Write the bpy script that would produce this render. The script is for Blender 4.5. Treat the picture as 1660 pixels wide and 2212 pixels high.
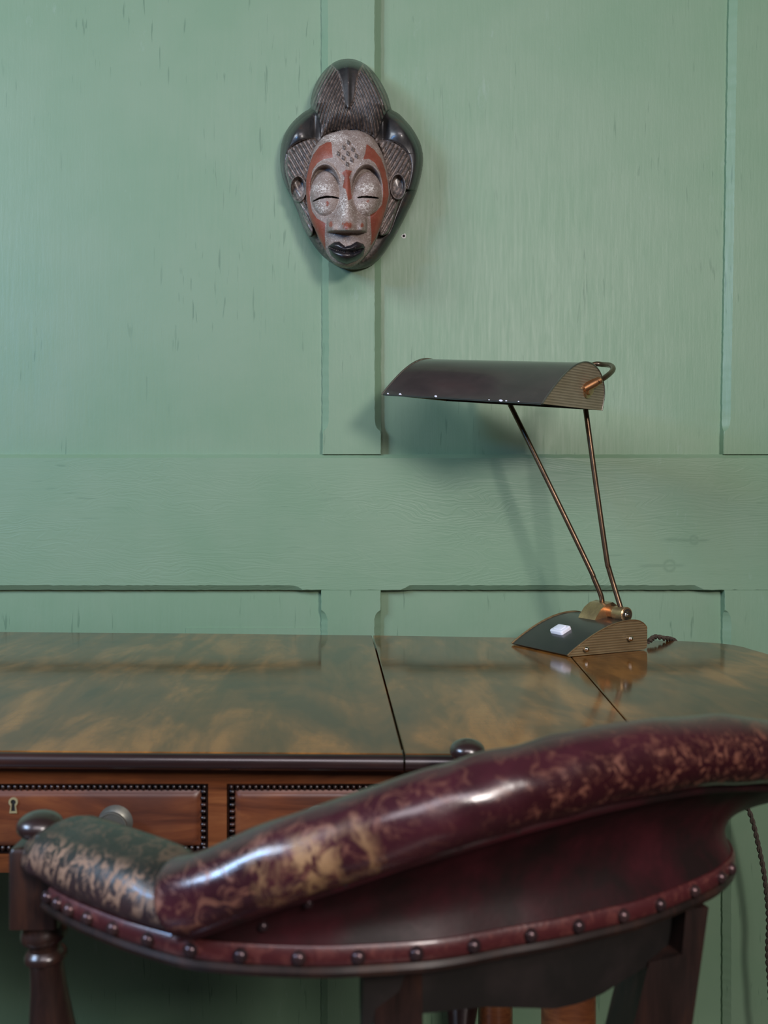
import bpy, bmesh, math, random
import numpy as np
from mathutils import Vector
random.seed(4)
for o in list(bpy.data.objects): bpy.data.objects.remove(o)
SC = bpy.context.scene; COL = SC.collection

# ------------------------------------------------------------------ camera
F, X0, HY, EYE = 2000.0, 760.0, 1090.0, 0.9495      # focal px, vanishing point px, eye height
DESK_Z = 0.75
cd = bpy.data.cameras.new('camera'); cam = bpy.data.objects.new('camera', cd); COL.objects.link(cam)
cam.location = (0, 0, EYE); cam.rotation_euler = (math.pi/2, 0, 0)
cd.sensor_fit = 'VERTICAL'; cd.sensor_height = 36.0; cd.lens = 36.0*F/2212
cd.shift_x = (830-X0)/2212; cd.shift_y = -(1106-HY)/2212
cd.clip_start = 0.02; cd.clip_end = 50
cd.dof.use_dof = True; cd.dof.focus_distance = 1.30; cd.dof.aperture_fstop = 9.0
SC.camera = cam

# ------------------------------------------------------------------ light
SC.view_settings.view_transform = 'Standard'; SC.view_settings.look = 'None'
SC.view_settings.gamma = 1; SC.view_settings.use_curve_mapping = False
SC.view_settings.exposure = 0.0
w = bpy.data.worlds.new('world'); SC.world = w; w.use_nodes = True
w.node_tree.nodes['Background'].inputs[0].default_value = (0.62, 0.60, 0.58, 1)
w.node_tree.nodes['Background'].inputs[1].default_value = 0.05
def area(name, loc, target, sx, sy, power, color, spread=math.pi):
    l = bpy.data.lights.new(name, 'AREA'); l.shape = 'RECTANGLE'; l.size = sx; l.size_y = sy
    l.energy = power; l.color = color; l.spread = spread
    o = bpy.data.objects.new(name, l); COL.objects.link(o); o.location = loc
    o.rotation_euler = (Vector(target)-Vector(loc)).to_track_quat('-Z', 'Y').to_euler()
    return o
area('window_light_left', (-2.3, -0.5, 2.25), (0.0, 1.5, 0.95), 1.2, 0.75, 53, (0.78, 0.87, 0.97))
area('window_light_right', (0.78, -0.95, 1.62), (0.1, 1.5, 1.0), 0.34, 0.34, 24, (1.0, 0.91, 0.86))
area('window_light_back', (0.1, -1.5, 2.55), (0.1, 1.4, 1.2), 1.9, 0.7, 29, (1.0, 0.90, 0.98))
area('skylight_blue', (-1.42, -0.1, 1.55), (0.0, 0.7, 0.8), 0.3, 0.14, 9.0, (0.10, 0.40, 1.0))

# ------------------------------------------------------------------ helpers
def P(x, y, D): return ((x-X0)/F*D, D, EYE-(y-HY)/F*D)
def empty(name, loc):
    o = bpy.data.objects.new(name, None); o.location = loc; o.empty_display_size = .05; COL.objects.link(o); return o
def tag(o, label=None, cat=None, group=None, kind=None):
    if label: o['label'] = label
    if cat: o['category'] = cat
    if group: o['group'] = group
    if kind: o['kind'] = kind
    return o
def off(parent):
    v = Vector((0, 0, 0))
    while parent: v += parent.location; parent = parent.parent
    return v
def obj(name, verts, faces, m, parent=None, uvs=None, smooth=40, origin=None):
    """verts are world coordinates"""
    me = bpy.data.meshes.new(name)
    o = bpy.data.objects.new(name, me); COL.objects.link(o)
    base = off(parent)
    org = Vector(origin) if origin is not None else base
    me.from_pydata([tuple(Vector(v)-org) for v in verts], [], faces)
    o.location = org-base; o.parent = parent
    if uvs is not None:
        ul = me.uv_layers.new(name='UVMap')
        for lp in me.loops: ul.data[lp.index].uv = uvs[lp.vertex_index]
    bm = bmesh.new(); bm.from_mesh(me)
    bmesh.ops.recalc_face_normals(bm, faces=bm.faces); bm.to_mesh(me); bm.free()
    me.materials.append(m)
    if smooth:
        me.shade_smooth(); me.set_sharp_from_angle(angle=math.radians(smooth))
    return o
class MB:
    def __init__(s): s.v = []; s.f = []; s.uv = []
    def add(s, v, f, uv=None):
        n = len(s.v); s.v += [tuple(p) for p in v]; s.f += [tuple(i+n for i in q) for q in f]
        s.uv += uv if uv else [(0, 0)]*len(v); return s
    def build(s, name, m, parent=None, smooth=40, origin=None):
        return obj(name, s.v, s.f, m, parent, s.uv, smooth, origin)
def loft(secs, closed=True, caps=True, uv=True):
    n = len(secs[0]); V = []; UV = []; Fs = []
    L = 0
    for i, sct in enumerate(secs):
        if i: L += (Vector(secs[i][0])-Vector(secs[i-1][0])).length
        a = 0
        for j, p in enumerate(sct):
            if j: a += (Vector(p)-Vector(sct[j-1])).length
            V.append(tuple(p)); UV.append((L, a))
    for i in range(len(secs)-1):
        for j in range(n if closed else n-1):
            k = (j+1) % n
            Fs.append((i*n+j, i*n+k, (i+1)*n+k, (i+1)*n+j))
    if caps and closed:
        Fs.append(tuple(range(n))); Fs.append(tuple((len(secs)-1)*n+j for j in range(n)))
    return V, Fs, UV
def box(c, s, rz=0):
    V = []
    ca, sa = math.cos(rz), math.sin(rz)
    for dx in (-1, 1):
        for dy in (-1, 1):
            for dz in (-1, 1):
                x, y, z = dx*s[0]/2, dy*s[1]/2, dz*s[2]/2
                V.append((c[0]+x*ca-y*sa, c[1]+x*sa+y*ca, c[2]+z))
    return V, [(0,1,3,2),(4,6,7,5),(0,4,5,1),(2,3,7,6),(0,2,6,4),(1,5,7,3)]
def prism(poly, z0, z1, bev=0):
    """polygon in XY extruded in Z with a small top bevel"""
    n = len(poly)
    cx = sum(p[0] for p in poly)/n; cy = sum(p[1] for p in poly)/n
    def ins(d):
        out = []
        for i in range(n):
            a, b, c = Vector(poly[i-1][:2]), Vector(poly[i][:2]), Vector(poly[(i+1) % n][:2])
            e1 = (b-a).normalized(); e2 = (c-b).normalized()
            nn = Vector((-(e1.y+e2.y), e1.x+e2.x)); 
            if nn.length < 1e-6: nn = Vector((-e1.y, e1.x))
            nn.normalize(); k = max(.4, nn.dot(Vector((-e1.y, e1.x))))
            out.append(b+nn*d/k)
        return out
    area2 = sum(poly[i-1][0]*poly[i][1]-poly[i][0]*poly[i-1][1] for i in range(n))
    sg = 1 if area2 > 0 else -1
    rings = [[(p[0], p[1], z0) for p in poly], [(p[0], p[1], z1-bev) for p in poly]]
    if bev: rings.append([(p.x, p.y, z1) for p in ins(sg*bev)])
    V, Fs, UV = loft(rings)
    return V, Fs
def crom(pts, k=8):
    pts = [Vector(p) for p in pts]; out = []
    q = [pts[0]*2-pts[1]]+pts+[pts[-1]*2-pts[-2]]
    for i in range(1, len(q)-2):
        a, b, c, d = q[i-1:i+3]
        for j in range(k):
            t = j/k
            out.append(.5*((2*b)+(c-a)*t+(2*a-5*b+4*c-d)*t*t+(3*b-a-3*c+d)*t**3))
    out.append(pts[-1]); return out
def tube(path, r, n=12, caps=True):
    path = [Vector(p) for p in path]; secs = []
    up = Vector((0.01, .02, 1)).normalized(); prev = None
    for i, p in enumerate(path):
        t = (path[min(i+1, len(path)-1)]-path[max(i-1, 0)]).normalized()
        if prev is None: s = t.cross(up if abs(t.z) < .95 else Vector((1, 0, 0))).normalized()
        else: s = (prev-t*prev.dot(t)).normalized()
        prev = s; b = t.cross(s)
        rr = r(i/(len(path)-1)) if callable(r) else r
        secs.append([p+s*math.cos(2*math.pi*j/n)*rr+b*math.sin(2*math.pi*j/n)*rr for j in range(n)])
    return loft(secs, caps=caps)
def lathe(prof, a, b, n=28):
    """prof list of (t along a->b in metres, radius)"""
    a, b = Vector(a), Vector(b); t = (b-a).normalized()
    s = t.cross(Vector((0, 1, 0.013)) if abs(t.y) < .9 else Vector((0, 0, 1))).normalized(); u = t.cross(s)
    secs = [[a+t*z+s*math.cos(2*math.pi*j/n)*max(r, 1e-5)+u*math.sin(2*math.pi*j/n)*max(r, 1e-5) for j in range(n)] for z, r in prof]
    return loft(secs)
def dome(c, nrm, r, h, n=10, k=4):
    nrm = Vector(nrm).normalized(); c = Vector(c)
    prof = [(-.3*h, r)]+[(h*math.sin(math.pi/2*i/k), r*math.cos(math.pi/2*i/k)) for i in range(k+1)]
    return lathe(prof, c, c+nrm, n)

# ------------------------------------------------------------------ materials
class M:
    def __init__(s, name, rough=.5, metal=0, ior=1.5, coat=0, coat_rough=.1):
        s.m = bpy.data.materials.new(name); s.m.use_nodes = True; s.nt = s.m.node_tree
        s.b = s.nt.nodes['Principled BSDF']; s.b.inputs['Roughness'].default_value = rough
        s.b.inputs['Metallic'].default_value = metal; s.b.inputs['IOR'].default_value = ior
        s.b.inputs['Coat Weight'].default_value = coat; s.b.inputs['Coat Roughness'].default_value = coat_rough
        s.tc = s.nt.nodes.new('ShaderNodeTexCoord')
    def n(s, t, **k):
        nd = s.nt.nodes.new(t)
        for a, v in k.items(): setattr(nd, a, v)
        return nd
    def link(s, a, b): s.nt.links.new(a, b)
    def put(s, sock, v):
        if hasattr(v, 'is_linked') or isinstance(v, bpy.types.NodeSocket): s.link(v, sock)
        else: sock.default_value = v
    def map(s, scale=(1,1,1), rot=(0,0,0), src='Object', loc=(0,0,0)):
        mp = s.n('ShaderNodeMapping'); s.link(s.tc.outputs[src], mp.inputs[0])
        mp.inputs['Scale'].default_value = scale; mp.inputs['Rotation'].default_value = rot; mp.inputs['Location'].default_value = loc
        return mp.outputs[0]
    def noise(s, vec, scale=5, detail=4, rough=.5, dist=0):
        nd = s.n('ShaderNodeTexNoise'); s.link(vec, nd.inputs['Vector'])
        nd.inputs['Scale'].default_value = scale; nd.inputs['Detail'].default_value = detail
        nd.inputs['Roughness'].default_value = rough; nd.inputs['Distortion'].default_value = dist
        return nd.outputs['Fac']
    def vor(s, vec, scale, feature='DISTANCE_TO_EDGE'):
        nd = s.n('ShaderNodeTexVoronoi', feature=feature); s.link(vec, nd.inputs['Vector']); nd.inputs['Scale'].default_value = scale
        return nd.outputs['Distance']
    def wave(s, vec, scale, dist=3, detail=3, dscale=1, direction='Z'):
        nd = s.n('ShaderNodeTexWave', bands_direction=direction); s.link(vec, nd.inputs['Vector'])
        nd.inputs['Scale'].default_value = scale; nd.inputs['Distortion'].default_value = dist
        nd.inputs['Detail'].default_value = detail; nd.inputs['Detail Scale'].default_value = dscale
        return nd.outputs['Fac']
    def ramp(s, v, *stops):
        r = s.n('ShaderNodeValToRGB'); s.link(v, r.inputs[0]); e = r.color_ramp.elements
        while len(e) < len(stops): e.new(.5)
        for el, (p, c) in zip(e, stops):
            el.position = p; el.color = (c, c, c, 1) if isinstance(c, (int, float)) else (*c, 1)
        return r.outputs[0]
    def mix(s, f, a, b, mode='MIX'):
        nd = s.n('ShaderNodeMix', data_type='RGBA', blend_type=mode)
        s.put(nd.inputs[0], f)
        for sk, v in ((nd.inputs[6], a), (nd.inputs[7], b)):
            if isinstance(v, tuple): sk.default_value = (*v[:3], 1)
            else: s.link(v, sk)
        return nd.outputs[2]
    def math(s, op, a, b=0.0, c=None):
        nd = s.n('ShaderNodeMath', operation=op); s.put(nd.inputs[0], a); s.put(nd.inputs[1], b)
        if c is not None: s.put(nd.inputs[2], c)
        return nd.outputs[0]
    def attr(s, name):
        nd = s.n('ShaderNodeAttribute'); nd.attribute_name = name; return nd.outputs['Fac']
    def color(s, c): s.put(s.b.inputs['Base Color'], (*c, 1) if isinstance(c, tuple) else c)
    def rough(s, v): s.put(s.b.inputs['Roughness'], v)
    def bump(s, *hs):
        prev = None
        for h, st, dist in hs:
            nd = s.n('ShaderNodeBump'); s.link(h, nd.inputs['Height']); nd.inputs['Strength'].default_value = st; nd.inputs['Distance'].default_value = dist
            if prev: s.link(prev, nd.inputs['Normal'])
            prev = nd.outputs[0]
        s.link(prev, s.b.inputs['Normal'])

def wall_paint(name, vertical=True, knots=()):
    m = M(name, rough=.5)
    sc = (1, 1, .07) if vertical else (.07, 1, 1)
    v = m.map(sc)
    fine = m.noise(v, 260, 3, .55, .2)
    mid = m.noise(v, 60, 4, .6, .6)
    blot = m.noise(m.map(), 9, 3, .5)
    cr = m.noise(m.map((1, 1, .09) if vertical else (.09, 1, 1), loc=(3, 1, 2)), 170, 2, .5, .3)
    gate = m.noise(m.map(loc=(7, 0, 3)), 7, 2, .5)
    crack = m.math('MULTIPLY', m.ramp(cr, (.66, 0.), (.71, 1.)), m.ramp(gate, (.45, 0.), (.62, 1.)))
    base = m.mix(m.ramp(blot, (.35, 0.), (.65, 1.)), (.190, .318, .198), (.212, .332, .214))
    chalk = m.math('MULTIPLY', m.ramp(m.noise(m.map((1, 1, .3)), 55, 4, .7), (.62, 0.), (.72, 1.)), m.ramp(m.noise(m.map(loc=(2, 5, 9)), 5, 2), (.55, 0.), (.66, .35)))
    base = m.mix(chalk, base, (.30, .42, .34))
    m.color(m.mix(m.math('MULTIPLY', crack, .5), base, (.07, .15, .09)))
    m.rough(m.ramp(fine, (.3, .42), (.7, .52)))
    if vertical:
        m.bump((mid, .10, .0006), (fine, .3, .0005), (crack, -.5, .0009), (m.noise(m.map(), 25, 3), .15, .001), (m.noise(m.map((1,1,.5)), 160, 3, .7), .25, .0005))
    else:
        # horizontal board: long wavy grain lines
        tx = m.n('ShaderNodeSeparateXYZ'); m.link(m.tc.outputs['Object'], tx.inputs[0])
        big = m.noise(m.map((.8, 1, 2.6)), 2.6, 4, .6, .4)
        z = m.math('ADD', m.math('MULTIPLY', tx.outputs[2], 1.0), m.math('MULTIPLY', big, .22))
        for kx, kz, a, r in knots:
            dx = m.math('DIVIDE', m.math('SUBTRACT', tx.outputs[0], kx), r*2.6); dz = m.math('DIVIDE', m.math('SUBTRACT', tx.outputs[2], kz), r)
            d2 = m.math('ADD', m.math('MULTIPLY', dx, dx), m.math('MULTIPLY', dz, dz))
            g = m.math('DIVIDE', a, m.math('ADD', d2, 1.0))
            z = m.math('ADD', z, m.math('MULTIPLY', g, m.math('SIGN', dz)))
        lines = m.math('SINE', m.math('MULTIPLY', z, 980.))
        lines2 = m.math('SINE', m.math('ADD', m.math('MULTIPLY', z, 2350.), m.math('MULTIPLY', fine, 3.)))
        g1 = m.ramp(m.noise(m.map((.35, 1, 1), loc=(1, 4, 2)), 9, 3), (.36, .1), (.6, 1.))
        hs = m.math('MULTIPLY', m.math('ADD', lines, m.math('MULTIPLY', lines2, .5)), g1)
        ring = None
        for kx, kz, a, r in knots:
            dx = m.math('SUBTRACT', tx.outputs[0], kx); dz = m.math('SUBTRACT', tx.outputs[2], kz)
            d = m.math('SQRT', m.math('ADD', m.math('MULTIPLY', dx, dx), m.math('MULTIPLY', dz, dz)))
            d = m.math('ADD', d, m.math('MULTIPLY', m.math('SUBTRACT', m.noise(m.map(), 60, 2), .5), .004))
            q = m.ramp(m.math('ABSOLUTE', m.math('SUBTRACT', d, r*.85)), (0., 1.), (.0009, 0.))
            c2 = m.math('MULTIPLY', m.ramp(m.math('ABSOLUTE', m.math('ADD', dz, m.math('MULTIPLY', m.math('SUBTRACT', m.noise(m.map(), 30, 2), .5), .006))), (0., 1.), (.0006, 0.)), m.ramp(m.math('ABSOLUTE', m.math('ADD', dx, .012)), (.03, 1.), (.04, 0.)))
            q = m.math('MAXIMUM', q, c2); ring = q if ring is None else m.math('MAXIMUM', ring, q)
        m.color(m.mix(m.math('MULTIPLY', m.math('MAXIMUM', m.math('MULTIPLY', crack, .6), m.math('MULTIPLY', ring, .7)), .45), base, (.07, .15, .09)))
        m.bump((ring, -.5, .0008), (hs, .17, .0004), (mid, .3, .0008), (crack, -.4, .0008))
    return m.m
def knot_ring(m): pass

MAT = {}
MAT['wall_v'] = wall_paint('green_paint_vertical', True)
MAT['wall_h'] = wall_paint('green_paint_horizontal', False, [((1447-X0)/F*1.483, EYE-(1222-HY)/F*1.483, .007, .010), ((1500-X0)/F*1.483, EYE-(1167-HY)/F*1.483, .005, .007)])

def m_top(name, rz, seed):
    m = M(name, ior=1.40, coat=.06, coat_rough=.05)
    v = m.map((1, .42, 1), (0, 0, rz), loc=(seed, seed*2, 0))
    fl = m.noise(v, 7.5, 5, .58, 1.1)
    fl2 = m.noise(m.map((3.2, .6, 1), (0, 0, rz+.35), loc=(seed, 3, 0)), 9, 4, .6, .5)
    f = m.math('ADD', m.math('MULTIPLY', fl, .6), m.math('MULTIPLY', fl2, .4))
    c = m.ramp(f, (.38, (.060, .024, .006)), (.50, (.14, .055, .012)), (.60, (.31, .125, .026)), (.72, (.40, .19, .045)))
    gr = m.noise(m.map((1, 18, 1), (0, 0, rz), loc=(seed, 0, 0)), 40, 3, .6)
    c = m.mix(m.math('MULTIPLY', gr, .35), c, (.05, .018, .006), 'MULTIPLY') if False else m.mix(m.ramp(gr, (.45, 0.), (.8, .35)), c, (.05, .02, .008))
    dust = m.ramp(m.vor(m.map(), 55, 'F1'), (.012, 1.), (.022, 0.))
    c = m.mix(m.math('MULTIPLY', dust, .35), c, (.5, .5, .45))
    m.color(c)
    m.rough(m.ramp(m.noise(m.map(), 6, 5, .7), (.35, .09), (.7, .17)))
    m.bump((m.noise(m.map(), 60, 2), .03, .0006))
    return m.m
MAT['top_a'] = m_top('mahogany_figure', .9, 0.); MAT['top_b'] = m_top('mahogany_figure_leaf', -.5, 3.3)
def m_wood(name, c0, c1, c2, rough=.35, sc=(.12, 1, 1), s=45, coat=.3):
    m = M(name, rough=rough, coat=coat, coat_rough=.2)
    g = m.noise(m.map(sc), s, 5, .65, .8); b = m.noise(m.map(), 14, 3)
    c = m.ramp(g, (.32, c0), (.5, c1), (.68, c2))
    m.color(m.mix(m.ramp(b, (.4, 0.), (.7, .55)), c, c0))
    m.rough(m.ramp(b, (.3, rough*.8), (.7, rough*1.25)))
    m.bump((g, .12, .0004)); return m.m
MAT['frieze'] = m_wood('brown_mahogany', (.065, .019, .008), (.175, .056, .019), (.27, .10, .033), .36)
MAT['drawer'] = m_wood('drawer_mahogany', (.050, .015, .009), (.145, .044, .018), (.24, .082, .028), .38, coat=.08)
MAT['bead'] = m_wood('ebonised_beading', (.008, .004, .003), (.02, .009, .007), (.06, .018, .01), .25)
MAT['edge'] = m_wood('ebonised_edge', (.014, .007, .007), (.028, .013, .012), (.06, .022, .015), .34, s=30, coat=.9)
MAT['chairwood'] = m_wood('dark_chair_wood', (.010, .006, .005), (.022, .011, .009), (.040, .017, .011), .36, sc=(1, 1, .15), s=70)
MAT['floorw'] = m_wood('dark_floor_boards', (.015, .009, .005), (.035, .02, .012), (.06, .035, .02), .4, sc=(.1, 1, 1), s=20)

def m_leather(name, mode):
    m = M(name, ior=1.5, coat=.35 if mode != 'panel' else .0, coat_rough=.12)
    uv = m.n('ShaderNodeSeparateXYZ'); m.link(m.tc.outputs['UV'], uv.inputs[0]); V = uv.outputs[1]; U = uv.outputs[0]
    n1 = m.noise(m.map(), 22, 4, .6); n2 = m.noise(m.map(loc=(2, 1, 4)), 170, 3, .65, .8); n3 = m.noise(m.map(loc=(5, 1, 4)), 85, 4, .7, 1.2)
    if mode == 'panel':
        m.b.inputs['Specular IOR Level'].default_value = .2
        c = m.ramp(n1, (.35, (.012, .006, .006)), (.52, (.028, .007, .009)), (.7, (.05, .010, .014)))
        m.color(c); m.rough(m.ramp(n1, (.3, .5), (.7, .38)))
        m.bump((m.noise(m.map((1,1,.5)), 9, 3), .35, .006), (n2, .15, .0006))
        return m.m
    c = m.ramp(n1, (.3, (.026, .009, .012)), (.55, (.050, .012, .018)), (.75, (.066, .018, .020)))
    if mode == 'band':
        c = m.mix(m.ramp(n3, (.5, 0.), (.72, .75)), (.06, .012, .014), (.16, .05, .04)); m.color(c); m.rough(.4)
        m.bump((n2, .3, .0008)); return m.m
    if mode == 'crest':
        # attribute 'scuff' says where the wear lies, 'dark' where it is thumbed black
        sc = m.attr('scuff'); sp = m.attr('speck'); bl = m.attr('bald')
        ring = m.ramp(m.math('ABSOLUTE', m.math('SUBTRACT', n2, .5)), (.0, 1.), (.035, 0.))
        spk = m.math('MULTIPLY', m.math('MULTIPLY', m.ramp(n2, (.50, 0.), (.60, 1.)), m.ramp(n3, (.42, .1), (.6, 1.))), sp)
        c = m.mix(m.math('MULTIPLY', sp, .75), c, (.022, .004, .006))
        c = m.mix(m.math('MULTIPLY', spk, .6), c, (.28, .11, .07))
        sf = m.math('MULTIPLY', m.ramp(n3, (.50, 0.), (.66, 1.)), sc)
        c = m.mix(m.math('MULTIPLY', sf, .75), c, (.30, .13, .08))
        bb = m.math('MULTIPLY', m.ramp(m.noise(m.map((1, 1, .6), loc=(1, 8, 2)), 120, 4, .65, .9), (.44, 0.), (.58, 1.)), bl)
        c = m.mix(m.math('MULTIPLY', bb, .75), c, (.40, .24, .11))
        wear = m.math('MAXIMUM', m.math('MAXIMUM', sf, spk), bb)
        m.color(c); m.rough(m.math('ADD', m.ramp(n1, (.3, .17), (.7, .30)), m.math('MULTIPLY', wear, .3)))
        m.bump((n3, .12, .0015), (n2, .22, .0005)); return m.m
    if mode == 'arm':
        c = m.mix(.7, c, (.026, .020, .018)); m.b.inputs['Coat Weight'].default_value = .12
        c = m.mix(m.attr('topness'), c, (.022, .023, .018))  # olive top tint paints in the green wall's reflection
        sc = m.attr('scuff')
        st = m.noise(m.map((1, 1, .5), (0, .5, .6), loc=(3, 3, 1)), 130, 4, .68, 1.0)
        sf = m.math('MULTIPLY', m.ramp(st, (.49, 0.), (.57, 1.)), sc)
        sg = m.math('MULTIPLY', m.ramp(n3, (.55, 0.), (.62, 1.)), .35)
        f = m.math('MAXIMUM', sf, m.math('MULTIPLY', sg, sc))
        c = m.mix(m.math('MULTIPLY', f, .85), c, (.34, .20, .12))
        m.color(c); m.rough(m.math('ADD', .38, m.math('MULTIPLY', f, .25)))
        m.bump((st, .25, .001), (n2, .3, .0006)); return m.m
    m.color(c); return m.m
MAT['l_panel'] = m_leather('oxblood_leather_panel', 'panel'); MAT['l_band'] = m_leather('oxblood_leather_band', 'band')
MAT['l_crest'] = m_leather('oxblood_leather_crest', 'crest'); MAT['l_arm'] = m_leather('worn_leather_arm', 'arm')
def m_simple(name, c, rough=.4, metal=0, var=None, vs=30, bump=None, coat=0):
    m = M(name, rough=rough, metal=metal, coat=coat)
    n = m.noise(m.map(), vs, 4, .6)
    m.color(m.mix(m.ramp(n, (.4, 0.), (.65, 1.)), c, var) if var else c)
    if metal: m.rough(m.ramp(n, (.3, rough*.8), (.7, rough*1.3)))
    if bump: m.bump((m.noise(m.map(), bump[0], 3), bump[1], bump[2]))
    return m.m
MAT['piping'] = m_simple('worn_tan_piping', (.20, .085, .06), .5, var=(.36, .20, .13), vs=90)
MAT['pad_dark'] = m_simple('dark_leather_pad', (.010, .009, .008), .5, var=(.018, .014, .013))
MAT['tack'] = m_simple('dark_domed_tack', (.05, .032, .036), .25, .6, var=(.09, .05, .05))
MAT['lacquer'] = m_simple('brown_lacquered_metal', (.040, .030, .030), .24, 0, var=(.050, .037, .036), bump=(180, .10, .0006), coat=.4)
MAT['lacquer_base'] = m_simple('black_lacquered_metal', (.020, .018, .018), .3, 0, var=(.027, .023, .022), coat=.3)
MAT['inside'] = m_simple('shade_inside', (.02, .03, .025), .5)
MAT['brass'] = m_simple('aged_brass', (.62, .42, .22), .3, .85, var=(.42, .28, .15), vs=60)
MAT['brass_dark'] = m_simple('darkened_brass_rod', (.20, .13, .08), .32, .9, var=(.10, .065, .04), vs=35)
MAT['copper'] = m_simple('worn_copper_brass', (.70, .36, .17), .28, .9, var=(.52, .26, .12), vs=50)
MAT['nickel'] = m_simple('nickel_ball', (.75, .66, .55), .15, 1)
MAT['pewter'] = m_simple('tarnished_knob_metal', (.33, .33, .28), .35, .85, var=(.20, .21, .19), vs=60)
MAT['keybrass'] = m_simple('escutcheon_brass', (.46, .40, .22), .4, .4)
MAT['black'] = m_simple('black_void', (.003, .003, .003), .8)
MAT['white'] = m_simple('white_plastic', (.90, .90, .97), .3)
MAT['chip'] = m_simple('plaster_chip', (.7, .72, .70), .8)
MAT['cord'] = m_simple('brown_braided_flex', (.06, .045, .035), .8, var=(.10, .08, .06), vs=400, bump=(900, .5, .0006))
def m_plate(name, axis, period, c=(.40, .35, .25), c2=(.30, .25, .16)):
    m = M(name, rough=.42, metal=.35)
    t = m.n('ShaderNodeSeparateXYZ'); m.link(m.tc.outputs['UV'], t.inputs[0])
    s = m.math('SINE', m.math('MULTIPLY', t.outputs[1], 2*math.pi/period))
    st = m.noise(m.map((.1, 1, 1), src='UV'), 500, 3, .6); bl = m.noise(m.map(), 25, 3)
    g = m.math('MULTIPLY', m.ramp(s, (-1+1.2, 1.), (.6, 0.)), m.ramp(st, (.40, .7), (.6, 1.)))
    cc = m.mix(m.ramp(bl, (.35, 0.), (.7, 1.)), c, c2)
    m.color(m.mix(m.math('MULTIPLY', g, .45), cc, (.06, .05, .03)))
    m.bump((s, .35, .0006)); return m.m
MAT['plate'] = m_plate('ribbed_brass_plate', 'z', .0035)
MAT['plate_b'] = m_plate('ribbed_dark_brass_plate', 'z', .0034, (.36, .27, .14), (.25, .18, .09))

# ------------------------------------------------------------------ the room
WY = 1.483
PXW = WY/F
def wx(x): return (x-X0)*PXW
def wz(y): return EYE-(y-HY)*PXW
TH = .015
m = MB(); m.add(*box(((0, WY+TH+.01, 1.4)), (7, .02, 2.8)))
tag(m.build('wall_back', MAT['wall_v'], smooth=0), kind='structure')
m = MB(); m.add(*box((0, -.6, -.01), (7, 4.3, .02)))
tag(m.build('floor', MAT['floorw'], smooth=0), kind='structure')

def board(name, p0, p1, w0, w1, horiz, cl, cr, mat, n=60, jit=.0004):
    """p0,p1: centre line ends (x,z); w widths; cl/cr chamfer functions of the coordinate along the board"""
    secs = []
    for i in range(n+1):
        t = i/n; cx = p0[0]+(p1[0]-p0[0])*t; cz = p0[1]+(p1[1]-p0[1])*t; w = w0+(w1-w0)*t
        s = cx if horiz else cz
        a = max(cl(s), .0009)+random.uniform(-jit, jit)*.5; b = max(cr(s), .0009)+random.uniform(-jit, jit)*.5
        jl, jr = random.uniform(-jit, jit), random.uniform(-jit, jit)
        prof = [(-w/2+jl, 0), (-w/2+jl, TH-a*.85), (-w/2+a+jl, TH), (w/2-b+jr, TH), (w/2+jr, TH-b*.85), (w/2+jr, 0)]
        secs.append([((cx, WY+TH-d, cz+q) if horiz else (cx+q, WY+TH-d, cz)) for q, d in prof])
    mb = MB(); mb.add(*loft(secs)); o = mb.build(name, mat, smooth=25)
    return tag(o, kind='structure')
C = .0105
def ramp_stop(s, a, full, r=.02):
    """chamfer: 0 up to a, full after a (direction by sign of full)"""
    d = (s-a) if full > 0 else (a-s)
    if d <= 0: return 0
    return C*min(1, math.sqrt(max(0, 1-(1-min(d/r, 1))**2)))
railT, railB = wz(981), wz(1275)
# rail: its lower edge chamfered between stops, upper edge with a soft bevel
def rail_low(s):
    for a, b in ((wx(-170), wx(655)), (wx(868), wx(1520)), (wx(1800), wx(2400))):
        if a < s < b: return .0080*min(1, min(s-a, b-s)/.012)
    return .0009
board('trim_1', (-2.5, (railT+railB)/2), (2.5, (railT+railB)/2), railT-railB, railT-railB, True, rail_low, lambda s: .006, MAT['wall_h'], n=700)
# upper stiles
up_stop = wz(932)
def up(s): return ramp_stop(s, up_stop, 1)
board('trim_2', (wx((697+824)/2), railT), (wx((692+823)/2), 2.6), (824-697)*PXW, (823-692)*PXW, False, up, up, MAT['wall_v'], n=300)
board('trim_3', (wx((1564+1712)/2), railT), (wx((1583+1725)/2)+.012, 2.6), (1712-1564)*PXW, (1725-1583)*PXW, False, up, up, MAT['wall_v'], n=300)
board('trim_4', (wx(-185), railT), (wx(-185), 2.6), 128*PXW, 128*PXW, False, up, up, MAT['wall_v'], n=200)
lo_stop = wz(1318)
def lo(s): return ramp_stop(s, lo_stop, -1)
board('trim_5', (wx(758.5), .10), (wx(758.5), railB), 129*PXW, 129*PXW, False, lo, lo, MAT['wall_v'], n=200)
board('trim_6', (wx(1567+64), .10), (wx(1567+64), railB), 129*PXW, 129*PXW, False, lo, lo, MAT['wall_v'], n=200)
board('trim_7', (wx(-185), .10), (wx(-185), railB), 128*PXW, 128*PXW, False, lo, lo, MAT['wall_v'], n=200)
board('trim_8', (wx(1567+64+870), .10), (wx(1567+64+870), 2.6), 129*PXW, 129*PXW, False, lo, lo, MAT['wall_v'], n=60)
# joint line in the lower left panel
m = MB(); m.add(*box((wx(560), WY+TH-.0012, .42), (.24, .0024, .66)))
m.build('panel_board', MAT['wall_v'], smooth=0); tag(bpy.data.objects['panel_board'], kind='structure'); bpy.data.objects['panel_board'].name = 'trim_9'
m = MB(); m.add(*box((0, WY+.006, .05), (5, .022, .10)))
tag(m.build('baseboard_back', MAT['wall_h'], smooth=0), kind='structure')
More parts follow.
